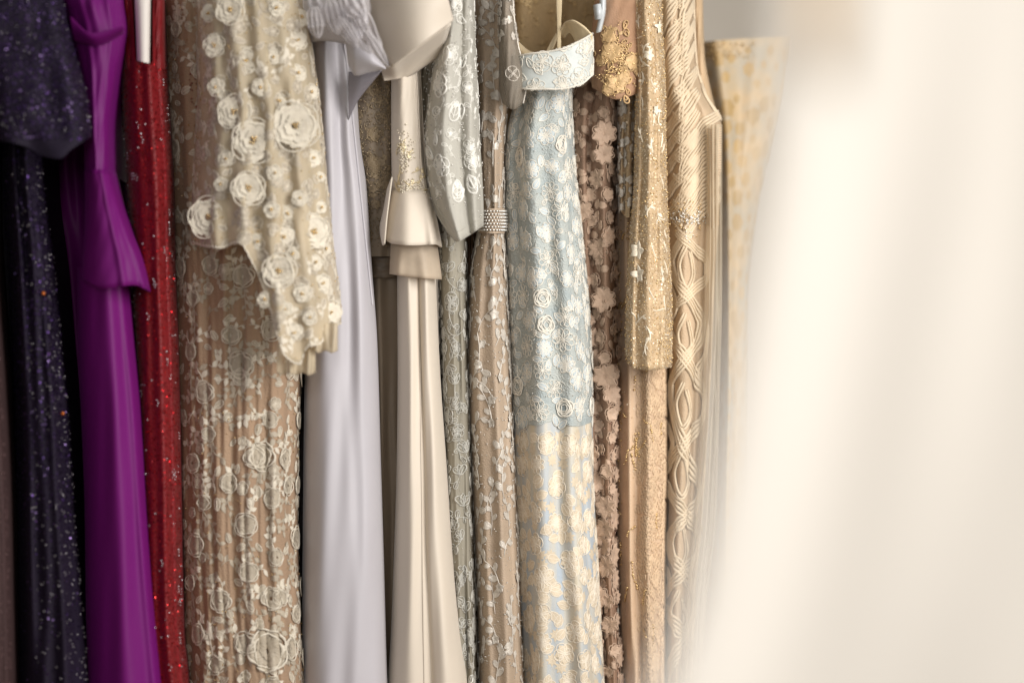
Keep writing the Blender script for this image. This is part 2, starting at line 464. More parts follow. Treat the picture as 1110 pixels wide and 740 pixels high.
def sequins(name, sheet, a, b, r, m, parent, tilt=.45, lift=.8, seed=0, nside=6):
    rg = np.random.default_rng(seed)
    a = np.asarray(a, float); b = np.asarray(b, float); r = np.broadcast_to(np.asarray(r, float), a.shape)
    u, _ = sheet.a2u(a, b); P, ok = sheet.lay(a, b, lift+0*a); Nn = sheet.N(u, b)
    P = P[ok]; Nn = Nn[ok]; r = r[ok]; n = len(P)
    Nn = Nn+rg.normal(0, tilt, (n, 3)); Nn /= np.linalg.norm(Nn, axis=1, keepdims=True)
    T = np.cross(Nn, np.array([0, 0, 1.])+rg.normal(0, .2, (n, 3))); T /= np.linalg.norm(T, axis=1, keepdims=True); B = np.cross(Nn, T)
    t = np.arange(nside)/nside*2*np.pi
    V = P[:, None]+(T[:, None]*np.cos(t)[None, :, None]+B[:, None]*np.sin(t)[None, :, None])*(r*K)[:, None, None]
    F = np.arange(n*nside).reshape(n, nside)
    o = mkobj(name, V.reshape(-1, 3), [F], m, parent, smooth=False); o['kind'] = 'stuff'; return o
def spots(sheet, pts):
    p = np.array(pts, float); return sheet.px2a(p[:, 0], p[:, 1]), p[:, 1]
def Yr(px): return (px-560)*.0006
PI = math.pi
# ================================================================== the setting
mwall = mat("wall_paint", (226, 218, 204), .85, bump='crepe', bs=.05, var=.02)
mfloor = mat("floor_boards", (150, 126, 100), .5, bump='crinkle', bs=.1)
def boxmesh(name, x0, x1, y0, y1, z0, z1, m, parent=None):
    V = np.array([(x, y, z) for z in (z0, z1) for y in (y0, y1) for x in (x0, x1)], float)
    F = np.array([(0, 2, 3, 1), (4, 5, 7, 6), (0, 1, 5, 4), (2, 6, 7, 3), (0, 4, 6, 2), (1, 3, 7, 5)])
    return mkobj(name, V, [F], m, parent, smooth=False)
tag(boxmesh("wall", -3.2, 3.2, 1.5, 1.6, 0, 3.0, mwall), "plain warm grey wall behind the rack of gowns", kind='structure')
tag(boxmesh("floor", -3.2, 3.2, -4.2, 1.5, -.1, 0, mfloor), "wooden floor under the rack of gowns", kind='structure')

def tube3(name, pts, r, m, parent=None, ns=10):
    p = np.array(pts, float); d = np.gradient(p, axis=0); d /= np.linalg.norm(d, axis=1, keepdims=True)
    up = np.array([.1, .9, .3]); a = np.cross(d, up); a /= np.linalg.norm(a, axis=1, keepdims=True); b = np.cross(d, a)
    t = np.arange(ns)/ns*2*np.pi
    V = p[:, None]+(a[:, None]*np.cos(t)[None, :, None]+b[:, None]*np.sin(t)[None, :, None])*r
    return mkobj(name, V.reshape(-1, 3), [gridf(ns, len(p), wrap=True)], m, parent)

# ================================================================== 0 mauve sequined sliver, far left
g = gown("sequined_gown", -30, "dull mauve brown beaded gown, only a sliver showing at the far left edge", Y=-.36)
s = Sheet([(-60, -90, -10), (200, -95, -14), (420, -90, 0), (560, -90, 7), (740, -90, 11), (1060, -110, 16)], -.36, seed=3, rnd=[(3, .006, .012, 0)])
s.build("skirt", mat("mauve_cloth", (78, 56, 56), .7), g)
r = np.random.default_rng(5); a, b = scatter(s, 2500, 0, 760, r)
beads("beadwork", s, a, b, r.uniform(.5, 1.0, len(a)), mat("mauve_bead", (140, 110, 110), .3, .3, bump=None), g)

# ================================================================== 1 navy sequined gown
mnavy = mat("navy_net", (27, 14, 40), .75, bump='net', bs=.4)
mseq = sequin_mat("navy_sequins", [(52, 32, 80), (78, 52, 112), (36, 20, 54), (112, 90, 138), (62, 34, 84), (38, 22, 58), (30, 16, 46)], .3, .75)
mgl = mat("crystal", (235, 230, 235), .12, .5, bump=None, var=.02)
mamb = mat("amber_stone", (230, 120, 30), .15, .4, bump=None, coat=1)
g = gown("sequined_gown", 50, "midnight purple sequined gown with a flared short sleeve, beside the bright purple gown", Y=-.3)
s = Sheet([(-60, -10, 50), (170, 2, 46), (300, 10, 60), (370, 14, 66), (450, 17, 74), (560, 18, 81), (740, 20, 97), (1060, 10, 130)], -.27, depth=.09, seed=4, rnd=[(2.2, .006, .012, 0)], folds=[(.55, .5, .12, .01, .015)])
s.build("skirt", mnavy, g)
s0 = Sheet([(-60, -30, 60), (200, -30, 60), (740, -20, 96), (1060, -20, 120)], -.06, depth=.05, seed=41); s0.build("lining", mnavy, g)  # backing sheet added so the gap past the skirt stays dark
r = np.random.default_rng(6)
a, b = scatter(s, 6500, 150, 800, r, lambda u, b: np.clip(1.15-np.abs(b-330)/520, .12, 1)*np.where(b > 560, .45, 1))
sequins("sequins", s, a, b, r.uniform(.6, 1.1, len(a)), mseq, g, tilt=.35, seed=7)
a, b = scatter(s, 420, 180, 790, r, lambda u, b: (u > .25)*1.0)
beads("crystals", s, a, b, r.uniform(.35, .8, len(a)), mgl, g)
a, b = spots(s, [(47, 318), (66, 448), (32, 20)]); beads("amber_stones", s, a, b, 2.3, mamb, g)
sl = Sheet([(-80, -50, 56), (0, -40, 68), (60, -30, 82), (110, -20, 95), (172, -12, 101)], -.36, depth=.07, seed=8, rnd=[(1.6, .004, .008, 0)],
           bot=[(0, 150), (.35, 158), (.55, 170), (.68, 172), (.8, 162), (1, 148)], back=.12, dY=[(0, .02), (1, 0)])
sl.build("sleeve", mnavy, g)
a, b = scatter(sl, 4600, -20, 152, r); sequins("sleeve_sequins", sl, a, b, r.uniform(.6, 1.0, len(a)), mseq, g, tilt=.35, seed=9)
a, b = scatter(sl, 160, -20, 150, r); beads("sleeve_crystals", sl, a, b, r.uniform(.35, .7, len(a)), mgl, g)

# ================================================================== 2 purple gown
mpur = mat("purple_crepe", (116, 13, 112), .55, spec=.3, sheen=.1, bump="crinkle", bs=.2, var=.04, sheen_tint=(200, 90, 210))
g = gown("peplum_gown", 115, "bright purple gown with a seamed waist and flared peplum", Y=-.26)
s = Sheet([(-60, 66, 128), (0, 68, 132), (30, 74, 136), (50, 78, 133), (90, 86, 125), (140, 90, 119), (189, 92, 119)], -.27, depth=.06, seed=11,
          folds=[(.45, .6, .10, .009, .003, -60, 60), (.25, .45, .07, .008, .002), (.75, .8, .06, .006, .002)], rnd=[(2, .002, .000, 0)], back=.2, wob=.001)
s.build("bodice", mpur, g)
ribbon("bodice_fold", [(76, 18, -.29), (100, 36, -.30), (135, 28, -.30)], [(80, 44, -.27), (104, 50, -.275), (134, 36, -.27)], mpur, g, bulge=.008, nu=24)
s = Sheet([(184, 92, 120), (215, 93, 128), (250, 92, 141), (285, 90, 155), (318, 89, 163)], -.28, depth=.07, seed=12,
          folds=[(.62, .62, .05, .002, .006), (.85, .93, .05, 0, .010)], bot=[(0, 304), (.3, 313), (.6, 310), (.8, 309), (.9, 312), (1, 316)], back=.12, wob=.0012)
s.build("peplum", mpur, g, solid=.002)
q = Pat(s, 3); uu = np.linspace(.01, .99, 40); bt = cub([k[0] for k in s.bot], [k[1] for k in s.bot], uu)-4; l_, r_ = s.lr(bt); q.add(t_cord(np.stack([s.px2a(l_+(r_-l_)*uu, bt), bt], -1), .4), 0, 0)
q.add(t_cord([(x, 188+.6*math.sin(x*.3)) for x in range(-30, 31, 3)], .6), 0, 0); q.build("stitching", mpur, g, lift=.7)
s = Sheet([(290, 84, 138), (370, 84, 146), (450, 88, 154), (560, 92, 161), (650, 93, 169), (740, 94, 178), (1060, 80, 215)], -.245, depth=.08, seed=13,
          folds=[(.60, .45, .16, .012, .018), (.86, .90, .07, .010, .014)], wob=.001)
s.build("skirt", mpur, g)
s = Sheet([(-60, 50, 140), (100, 44, 142), (300, 52, 150), (500, 66, 156), (740, 82, 165), (1060, 90, 180)], -.05, depth=.07, seed=14, rnd=[(3, .006, .012, 0)])
s.build("skirt_back", mpur, g)  # back widened beyond the skirt so the gaps around it stay dark

# ================================================================== 3 red gown
mred = mat("red_net", (128, 8, 20), .5, sheen=.1, bump='net', bs=.5, var=.1, vscale=30)
mredseq = sequin_mat("red_sequins", [(190, 20, 30), (120, 6, 16), (220, 60, 60), (150, 10, 20), (90, 5, 12)], .3, .8)
g = gown("beaded_gown", 165, "deep red beaded gown with scattered crystals and a white lining at its neck", Y=-.22)
s = Sheet([(-60, 128, 174), (0, 129, 176), (68, 130, 179), (200, 138, 186), (300, 142, 188), (370, 145, 191), (560, 150, 195), (680, 155, 197), (740, 158, 203), (1060, 160, 225)], -.2, depth=.08, seed=15,
          folds=[(.66, .62, .14, .010, .012), (.9, .88, .05, .009, .008), (.3, .25, .12, .002, .006)], wob=.001, top=[(0, -60), (.28, -20), (.36, 66), (.72, 70), (.8, -20), (1, -60)])
s.build("body", mred, g)
r = np.random.default_rng(16); a, b = scatter(s, 9000, 60, 800, r)
sequins("sequins", s, a, b, r.uniform(.5, .9, len(a)), mredseq, g, tilt=.35, seed=3)
a, b = scatter(s, 150, 70, 780, r, lambda u, b: .3+.7*(np.sin(b*.045+u*3) > .1)); beads("crystals", s, a, b, r.uniform(.6, 1.1, len(a)), mgl, g)
a2, b2 = [], []
for q in range(60):
    k = r.integers(0, len(a)); a2 += [a[k]+1.8, a[k]+.6]; b2 += [b[k]+3, b[k]+6]
beads("crystal_drops", s, a2, b2, .8, mgl, g)
s = Sheet([(-60, 144, 164), (0, 146, 163), (80, 149, 162)], -.215, depth=.02, seed=17, back=.03, wob=0, bot=[(0, 66), (1, 69)])
s.build("lining", mat("white_lining", (245, 238, 230), .6, var=.02), g)
s = Sheet([(-60, 128, 149), (0, 130, 149), (75, 134, 149)], -.19, depth=.04, seed=18, back=.03)
s.build("strap", mred, g)
s = Sheet([(-60, 162, 178), (0, 163, 178), (75, 161, 179)], -.19, depth=.04, seed=19, back=.03)
s.build("strap", mred, g)

# ================================================================== 4 cream floral lace gown
mnude = mat("nude_tulle", (174, 146, 120), .75, bump='net', bs=.5, var=.12, vscale=5, sheen=.1)
mthr = mat("cream_thread", (226, 217, 199), .55, sheen=.3, bump='weave', bs=.4, var=.06, vscale=40)
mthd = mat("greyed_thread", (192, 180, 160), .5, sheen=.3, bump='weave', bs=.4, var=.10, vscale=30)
mgoldb = mat("gold_bead", (226, 198, 148), .2, .8, bump=None, var=.05)
mrosy = mat("rosy_bead", (150, 95, 80), .28, .6, bump=None, var=.1)
G4 = g = gown("lace_gown", 260, "nude tulle gown covered in cream embroidered roses under a scalloped floral cape sleeve", Y=-.16)
s = Sheet([(-60, 160, 330), (0, 166, 334), (100, 172, 336), (200, 178, 334), (400, 186, 326), (560, 191, 323), (740, 196, 329), (1060, 190, 345)], -.13, depth=.10, n=2.6, seed=20,
          folds=[(.82, .84, .07, .008, .012), (.62, .6, .07, .006, .012), (.40, .36, .07, .007, .011), (.2, .17, .06, .005, .008)], rnd=[(4, .002, .003, 0), (11, .0012, .0026, 0)])
s.build("skirt", mnude, g, nu=130)
rg = np.random.default_rng(21)
p = Pat(s, 22); pd = Pat(s, 23)
leaf = t_leaf(9, 2.6); fl5 = t_flower(5, 6.5, rng=rg, cup=1.0, rim=.7); sm = t_flower(5, 4, rng=rg)
roses = [t_satinrose(12, rg), t_satinrose(14, rg), t_satinrose(8.5, rg, 2)]
leaf2 = join([t_leaf(12, 3.2), t_cord([(0, 0), (0, 4), (.3, 8), (0, 12)], .5, h0=.5)])
def field(p, s, py0, py1, stepb, stepa, fn):
    b = py0
    while b < py1:
        lo, hi = p.span(b); n = max(2, int((hi-lo)/stepa))
        for i in range(n):
            fn(lo+(hi-lo)*(i+.5+p.rng.uniform(-.38, .38))/n, b+p.rng.uniform(-.4, .4)*stepb)
        b += stepb
orose = t_rose(13.5, rg, .55, 2, False); ofl = t_oflower(5, 6.8, .45, inner=False)
big4 = poisson(s, -30, 790, 40, rg, avoid=[])
for (x, y) in [(290, 705), (262, 395), (284, 494), (311, 526), (304, 647)]: big4.append((float(s.px2a(np.array([x]), np.array([y]))[0]), y))
for i, (x, y) in enumerate(big4):
    q_ = p if rg.uniform() < .6 else pd
    sc_ = rg.uniform(.62, 1.0) if i < len(big4)-5 else (1.75, 1.1, 1.2, .8, .7)[i-len(big4)+5]; an = rg.uniform(0, 6)
    pd.add(roses[rg.integers(0, 2)], x, y, an, sc_, .4); p.add(orose, x, y, an, sc_, .7)
    for k in range(4): [pd, p][k % 2].vine(x, y+8, rg.uniform(-.7, .7)+PI*k, rg.uniform(26, 48), rg.uniform(-.06, .06), .5, leaf, 6, None)
for (x, y) in poisson(s, -30, 790, 17, rg, avoid=big4):
    k = rg.uniform(); q_ = p if rg.uniform() < .5 else pd; an = rg.uniform(0, 6); sc_ = rg.uniform(.8, 1.15)
    if k < .5: pd.add(t_leaf(12, 3.6), x, y, an, sc_); p.add(t_oleaf(12, 3.8, .42), x, y, an, sc_, .2)
    elif k < .68: pd.add(fl5, x, y, an, sc_, .2); p.add(ofl, x, y, an, sc_, .3)
    else: q_.vine(x, y, rg.uniform(-.8, .8)+PI*(k > .85), 30, rg.uniform(-.12, .12), .5, leaf, 5, sm, .8)
pd.build("greyed_embroidery", mthd, g, hs=.7, lift=.3); p.build("embroidery", mthr, g, hs=.8, lift=.4)  # greyed thread fills the motifs under the cream outlines
a, b = scatter(s, 500, 0, 760, rg); beads("beadwork", s, a, b, rg.uniform(.5, 1.0, len(a)), mgoldb, g)
a, b = scatter(s, 900, -20, 260, rg, lambda u, b: (np.abs(u-.3-.05*np.sin(b*.05)) < .05)*1.0); beads("bead_vines", s, a, b, rg.uniform(.7, 1.3, len(a)), mrosy, g)
# cape sleeve
mcape = mat("cream_organza", (236, 222, 194), .6, bump='net', bs=.3, alpha=.66, transl=.3, var=.08, sheen=.2)
s = Sheet([(-60, 205, 322), (0, 213, 330), (100, 214, 345), (200, 209, 355), (262, 207, 361), (330, 214, 369), (400, 226, 371)], -.24, depth=.10, n=2.6, seed=24,
          folds=[(.80, .82, .07, .008, .016), (.56, .60, .06, .006, .014), (.34, .38, .06, .006, .012), (.15, .17, .05, .004, .010)], rnd=[(5, .002, .004, 0)],
          bot=[(0, 262), (.10, 266), (.2, 268), (.34, 262), (.42, 285), (.5, 330), (.58, 385), (.68, 394), (.76, 374), (.84, 372), (.92, 352), (1, 350)], back=.10, dY=[(0, .03), (1, 0)])
s.build("cape_sleeve", mcape, g, nu=110, closed=False, solid=.001)
p = Pat(s, 25); pd = Pat(s, 26)
for (x, y) in poisson(s, -20, 385, 12, rg):
    k = rg.uniform(); q_ = p if rg.uniform() < .7 else pd; an = rg.uniform(0, 6); sc_ = rg.uniform(.8, 1.15)
    if k < .4: pd.add(leaf2, x, y, an, sc_, .3); p.add(t_oleaf(12, 3.6, .5), x, y, an, sc_, .5)
    elif k < .7: pd.add(fl5, x, y, an, sc_, .4); p.add(ofl, x, y, an, sc_*1.05, .6)
    else: q_.vine(x, y, an, 24, .1, .7, leaf, 6, None)
# scalloped cord along the hem
for i in range(46):
    u0 = i/46; u1 = (i+1)/46
    uu = np.linspace(u0, u1, 8); bt = cub([k[0] for k in s.bot], [k[1] for k in s.bot], uu)
    px = np.array([s.lr(np.array([y]))[0][0]+(s.lr(np.array([y]))[1][0]-s.lr(np.array([y]))[0][0])*q for q, y in zip(uu, bt)])
    aa = s.px2a(px, bt)
    p.add(t_cord(np.stack([aa, bt-1+2.0*np.sin(np.pi*(uu-u0)/(u1-u0))], -1), 1.0), 0, 0)
pd.build("greyed_embroidery", mthd, g, slack=2, hs=.6, lift=.3); p.build("sleeve_embroidery", mthr, g, slack=3, hs=.6, lift=.3)  # duller fill thread below, cream outlines on top
for k, (x0, x1, y0, y1) in enumerate([(300, 342, 372, 404), (326, 366, 350, 380)  ]):
    n_ = 7; xs = np.linspace(x0, x1, n_)
    ribbon("ruffle", [(x, y0+(k == 2)*(x-x0)*.8, -.215) for x in xs], [(x, y1+2.5*(i % 2)+(k == 2)*(x-x0)*.8, -.225) for i, x in enumerate(xs)], mcape, g, bulge=.004, ripple=.005, rfreq=2.4, seed=k, solid=.0008)
# raised roses on the sleeve, each sewn on
ros = [(320, 137, 26, 1), (275, 153, 23, 0), (255, 122, 18, 0), (227, 236, 22, 1), (269, 205, 18, 0), (339, 251, 18, 2), (303, 294, 18, 2), (298, 188, 8, 2), (312, 232, 9, 2), (349, 307, 9, 2), (358, 338, 12, 0), (319, 360, 9, 2), (346, 192, 5, 2), (308, 256, 11, 2), (268, 66, 14, 0), (233, 50, 12, 0), (250, 12, 15, 1), (322, 80, 9, 2), (326, 20, 9, 2), (300, 10, 8, 2), (235, 95, 9, 2), (288, 325, 8, 2), (337, 100, 8, 2), (338, 172, 9, 2), (325, 215, 8, 2), (295, 228, 8, 2), (341, 285, 8, 2), (328, 318, 9, 2), (336, 345, 7, 2), (303, 110, 7, 2),
       (283, 95, 9, 2), (322, 45, 10, 2), (296, 62, 8, 2), (280, 262, 8, 2), (318, 275, 7, 2), (246, 172, 8, 2), (240, 200, 7, 2), (347, 225, 6, 2), (352, 270, 6, 2), (310, 335, 7, 2), (228, 15, 9, 2)]
mrose = mat("ivory_applique", (240, 232, 214), .6, sheen=.4, bump='weave', bs=.5, var=.05, vscale=50)
mapp = mat("applique_cloth", (236, 227, 208), .6, sheen=.3, bump='weave', bs=.5, var=.08, vscale=40)
for i, (x, y, R, k) in enumerate(ros):
    tf = t_satinrose(R*.95, rg, 3, 1.8) if R > 12 else t_flower(5, R, rng=rg, cup=1.3, rim=.9, streak=.4, wf=1.1, layers=2)
    an = rg.uniform(0, 6)
    o = rigid("applique_rose", tf, s, x, y, an, 1, mapp, g, lift=1.0)
    ed = rigid("stitched_edge", t_rose(R*.98, rg, .6, 2, False) if R > 12 else t_oflower(5, R*1.02, .6, inner=False), s, x, y, an, 1, mrose, g, lift=1.7); ed.parent = o; ed['kind'] = 'stuff'
    n = 9 if R > 12 else 4
    th = rg.uniform(0, 6.28, n); rr = rg.uniform(0, .2*R, n); iv, iF = ico()
    cc = np.stack([rr*np.cos(th), rr*np.sin(th), np.full(n, 1.5)], -1)
    bv = (cc[:, None]+iv[None]*rg.uniform(.9, 1.5, n)[:, None, None]).reshape(-1, 3)
    bf_ = (iF[None]+(np.arange(n)*12)[:, None, None]).reshape(-1, 3)
    V_, _ = rigid(None, (bv, bf_), s, x, y, 0, 1, None, None, lift=3)
    bo = mkobj("bead_centre", V_, [bf_], mgoldb, g); bo.parent = o
a, b = scatter(s, 420, 0, 390, rg); beads("sleeve_beadwork", s, a, b, rg.uniform(.5, .9, len(a)), mgoldb, g)

# ================================================================== 6 silver satin gown
msil = mat("silver_satin", (190, 187, 192), .46, spec=.4, sheen=.3, bump="crinkle", bs=.10, var=.03, vscale=6)
msild = mat("gap_shade_satin", (92, 88, 92), .6, bs=.1)  # dark grey carries the shade of the gap beside the gown
morg = mat("lilac_organza", (226, 222, 224), .75, bump='crepe', bs=.1, alpha=.6, transl=.25, var=.06, sheen=.2)
g = gown("satin_gown", 375, "smooth silver grey satin gown topped by a crumpled organza ruffle", Y=-.08)
s = Sheet([(10, 336, 384), (60, 338, 383), (90, 338, 386), (150, 337, 390), (200, 336, 397), (300, 334, 404), (370, 331, 409), (500, 329, 413), (600, 328, 416), (740, 327, 420), (1060, 320, 440)], -.09, depth=.08, n=2.5, seed=30,
          folds=[(.32, .20, .16, .012, .008), (.88, .60, .14, .013, .003), (.58, .78, .10, -.006, -.006), (.3, .9, .07, 0, .002)], wob=.002)
s.build("skirt", msil, g, nu=90)
q = Pat(s, 3); yy = np.linspace(45, 330, 50); q.add(t_cord(np.stack([s.px2a(373+(yy-45)*.105, yy), yy], -1), .9), 0, 0); q.build("piping", msil, g)
s = Sheet([(380, 308, 338), (740, 300, 338), (1060, 300, 350)], .02, depth=.04, seed=31); s.build("lining", msild, g)  # dark sheet added behind so the gap reads as deep shade
ribbon("satin_band", [(328, -30, -.10), (350, 5, -.16), (378, 8, -.17), (400, 20, -.14)], [(333, 48, -.10), (348, 44, -.14), (372, 47, -.145), (386, 60, -.13)], msil, g, bulge=.02)
ribbon("satin_loop", [(374, 38, -.15), (386, 40, -.17), (402, 55, -.17), (418, 74, -.15)], [(378, 70, -.13), (386, 82, -.15), (400, 78, -.155), (418, 75, -.15)], msil, g, bulge=.016)
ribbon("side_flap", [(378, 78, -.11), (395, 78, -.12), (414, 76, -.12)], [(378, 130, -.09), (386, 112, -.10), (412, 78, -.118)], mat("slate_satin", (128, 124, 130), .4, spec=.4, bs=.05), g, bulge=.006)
rg = np.random.default_rng(33)
pet = [((334, -18), (352, 30), 26, .2), ((350, -22), (362, 26), 30, -.1), ((368, -25), (376, 30), 28, .1), ((384, -20), (392, 34), 26, -.2), ((356, 0), (366, 38), 24, 0), ((378, 8), (402, 58), 22, 0), ((390, 10), (412, 62), 20, 0), ((340, 8), (345, 42), 20, 0), ((366, 20), (388, 52), 18, 0), ((396, 34), (421, 73), 13, 0), ((372, -10), (396, 20), 26, 0)]
for i, ((x0, y0), (x1, y1), w, tw) in enumerate(pet):
    dx, dy = x1-x0, y1-y0; L = math.hypot(dx, dy); nx, ny = -dy/L, dx/L
    Y0 = -.18-.008*i*.6
    A = []; B = []
    for k, t in enumerate(np.linspace(0, 1, 6)):
        ww = w*.5*(math.sin(math.pi*min(1, t*.85+.12))**.7)*(1+rg.uniform(-.15, .15))
        A.append((x0+dx*t+nx*ww, y0+dy*t+ny*ww, Y0+rg.uniform(-.012, .012))); B.append((x0+dx*t-nx*ww, y0+dy*t-ny*ww, Y0+rg.uniform(-.012, .012)))
    ribbon("organza_petal", A, B, morg, g, bulge=.006, ripple=.0015, rfreq=1.4, seed=i, nu=44, nv=40, solid=0, pleat=.0035, pfreq=2.6+(i%3))

# ================================================================== 7 taupe beaded gown
mtau = mat("taupe_crepe", (142, 128, 110), .6, sheen=.15, bs=.1, var=.05)
mtau2 = mat("bronze_thread", (160, 142, 114), .45, .1, bump='weave', bs=.4, var=.2, vscale=60)
g = gown("beaded_gown", 410, "taupe gown with an antique gold beaded bodice, between the silver satin and champagne gowns", Y=.02)
s = Sheet([(-60, 366, 440), (80, 368, 440), (180, 372, 438), (278, 385, 438)], -.00, depth=.06, seed=40, rnd=[(2, .003, .005, 0)], folds=[(.5, .5, .12, .01, .01)])
s.build("bodice", mtau, g)
rg = np.random.default_rng(41); p = Pat(s, 42)
lf = t_leaf(7, 2.2); fo = t_oflower(5, 8, .6); fp = t_flower(6, 6, rng=rg, point=.6)
def f7(a, b):
    u = float(s.a2u(np.array([a]), np.array([b]))[0][0])
    if b > 190 and u < .25+ (b-190)*.002: return
    p.vine(a, b, p.rng.uniform(0, 6), p.rng.uniform(14, 30), p.rng.uniform(-.15, .15), .6, lf, 5, [fo, fp][p.rng.integers(0, 2)], .9)
field(p, s, 80, 262, 13, 14, f7)
p.build("embroidery", mtau2, g)
a, b = scatter(s, 1500, 75, 268, rg, lambda u, b: ((b < 200) | (u > .3))*1.0); beads("beadwork", s, a, b, rg.uniform(.6, 1.4, len(a)), mat("antique_bead", (176, 158, 130), .2, .4, bump=None, var=.2, vscale=80), g)
s = Sheet([(270, 388, 440), (310, 390, 440), (500, 396, 440), (740, 400, 440), (1060, 395, 445)], .03, depth=.05, seed=43, rnd=[(2, .003, .006, 0)], folds=[(.4, .4, .15, .006, .01)])
s.build("skirt", mtau, g)
s = Sheet([(274, 386, 440), (301, 387, 440)], .015, depth=.05, seed=44, back=.1); s.build("waistband", mat("dark_taupe_satin", (116, 102, 84), .45, bs=.05), g)

# ================================================================== 8 champagne gown with folded collar
mcha = mat("champagne_crepe", (216, 205, 189), .52, spec=.35, sheen=.2, bump='crinkle', bs=.09, var=.025, vscale=5)
mchs = mat("champagne_organza", (222, 206, 184), .6, alpha=.93, transl=.3, bs=.05)
g = gown("peplum_gown", 450, "champagne crepe gown with a wide folded collar and short two layered peplum", Y=-.08)
ribbon("folded_collar", [(397, -70, -.10), (400, 0, -.115), (408, 36, -.125), (425, 72, -.14)], [(465, -90, -.18), (476, -40, -.19), (484, -6, -.185), (491, 22, -.16)], mcha, g, bulge=.035, nu=50, nv=30, solid=.004)
ribbon("collar_underside", [(412, 66, -.10), (424, 72, -.13), (440, 60, -.14), (489, 25, -.15)], [(416, 88, -.07), (428, 86, -.07), (440, 84, -.06), (478, 60, -.06)], mcha, g, bulge=-.01, nu=24)
s = Sheet([(10, 426, 456), (70, 424, 456), (150, 424, 460), (212, 425, 468)], -.06, depth=.06, n=2.4, seed=50, folds=[(.3, .3, .2, .006, .006), (.85, .85, .05, .006, .006)], wob=.0008)
s.build("bodice", mcha, g)
q = Pat(s, 3); yy = np.linspace(60, 205, 30)
for dx in (0, 4): q.add(t_cord(np.stack([s.px2a(450+dx+(yy-60)*.05, yy), yy], -1), .45), 0, 0)
q.build("seam", mcha, g)
rg = np.random.default_rng(51); p = Pat(s, 52)
lf = t_leaf(6.5, 2.2)
for (x, y, L, an) in [(432, 155, 26, .4), (440, 150, 22, -.6), (434, 178, 24, 0), (430, 205, 26, 1.4), (440, 200, 30, 1.5), (438, 196, 20, .9), (455, 205, 18, 1.2), (428, 195, 16, .5), (446, 188, 16, 2), (432, 166, 18, 1.5)]:
    a0 = float(s.px2a(np.array([x]), np.array([y]))[0]); p.vine(a0, y, an, L, rg.uniform(-.06, .06), .7, lf, 4.5, None)
mirid = mat("ivory_bead_thread", (225, 208, 170), .3, .3, bump='weave', bs=.4, var=.15, vscale=60)
p.build("embroidery", mirid, g, slack=14)
a = []; b = []
for (x, y, sx, sy, n) in [(438, 165, 7, 16, 130), (446, 206, 14, 9, 170)]:
    a += list(float(s.px2a(np.array([x]), np.array([y]))[0])+rg.normal(0, sx*.6, n)); b += list(y+rg.normal(0, sy*.6, n))
beads("beadwork", s, a, b, rg.uniform(.6, 1.3, len(a)), mat("pearl_bead", (240, 230, 208), .2, .1, bump=None, coat=.5), g)
s = Sheet([(206, 424, 468), (225, 421, 471), (245, 418, 475), (268, 415, 479)], -.085, depth=.05, seed=53, folds=[(.4, .4, .2, .004, .012), (.85, .85, .08, .0, .012)], bot=[(0, 258), (.15, 264), (.5, 266), (.9, 265), (1, 268)], back=.06, dY=[(0, .0235), (.15, .018), (1, -.004)], wob=.0006)
s.build("peplum", mcha, g, solid=.0012)
ribbon("peplum_flap", [(425, 192, -.06), (422, 215, -.065), (419, 240, -.07), (417, 264, -.075)], [(420, 205, -.02), (416, 228, -.025), (412, 248, -.03), (415, 266, -.06)], mcha, g, bulge=.004, nu=24)
s = Sheet([(258, 424, 473), (280, 423, 476), (303, 422, 479)], -.07, depth=.05, seed=54, folds=[(.2, .15, .1, .002, .008), (.65, .7, .12, .001, .008)], wob=.0008, bot=[(0, 297), (.5, 301), (1, 303)], back=.06)
s.build("under_peplum", mchs, g, closed=False, solid=.001)
s = Sheet([(262, 430, 471), (400, 431, 477), (500, 430, 484), (600, 427, 491), (680, 424, 499), (740, 420, 507), (1060, 400, 535)], -.05, depth=.07, n=2.4, seed=55,
          folds=[(.28, .25, .14, .014, .018), (.76, .76, .15, .014, .020), (.55, .54, .035, -.007, -.006)])
s.build("skirt", mcha, g, nu=90)
q = Pat(s, 3); yy = np.linspace(265, 800, 60); q.add(t_cord(np.stack([s.px2a(453+(yy-265)*.014, yy), yy], -1), .4), 0, 0); q.build("seam", mcha, g)

# ================================================================== 9 grey green tulle gown
mgr = mat("sage_tulle", (200, 197, 186), .7, bump='net', bs=.4, alpha=.7, var=.08, sheen=.1, streak=True)
mgs = mat("sage_lining", (150, 144, 129), .65, bs=.1, var=.08)
mwt = mat("white_thread", (232, 230, 222), .45, sheen=.3, bump='weave', bs=.4, var=.05, vscale=60)
mcry = mat("crystal_bead", (225, 222, 215), .12, .6, bump=None, coat=.6, var=.05)
g = gown("embroidered_gown", 495, "sage grey tulle gown with white floral embroidery and a sheer elbow length sleeve", Y=-.05)
s = Sheet([(-60, 450, 476), (200, 450, 472), (270, 460, 480)], .05, depth=.04, seed=60); s.build("bodice", mat("dark_sage", (112, 104, 88), .7, bs=.2), g)
rg = np.random.default_rng(61); a, b = scatter(s, 900, 40, 250, rg); beads("bodice_beadwork", s, a, b, rg.uniform(.5, 1.2, len(a)), mcry, g)
s = Sheet([(180, 476, 502), (250, 476, 505), (370, 477, 508), (500, 479, 512), (620, 483, 515), (740, 488, 518), (1060, 485, 530)], .01, depth=.06, seed=62, folds=[(.4, .42, .1, .008, .014), (.78, .75, .08, .008, .014)], rnd=[(3, .002, .004, 0)])
s.build("skirt", mgs, g)
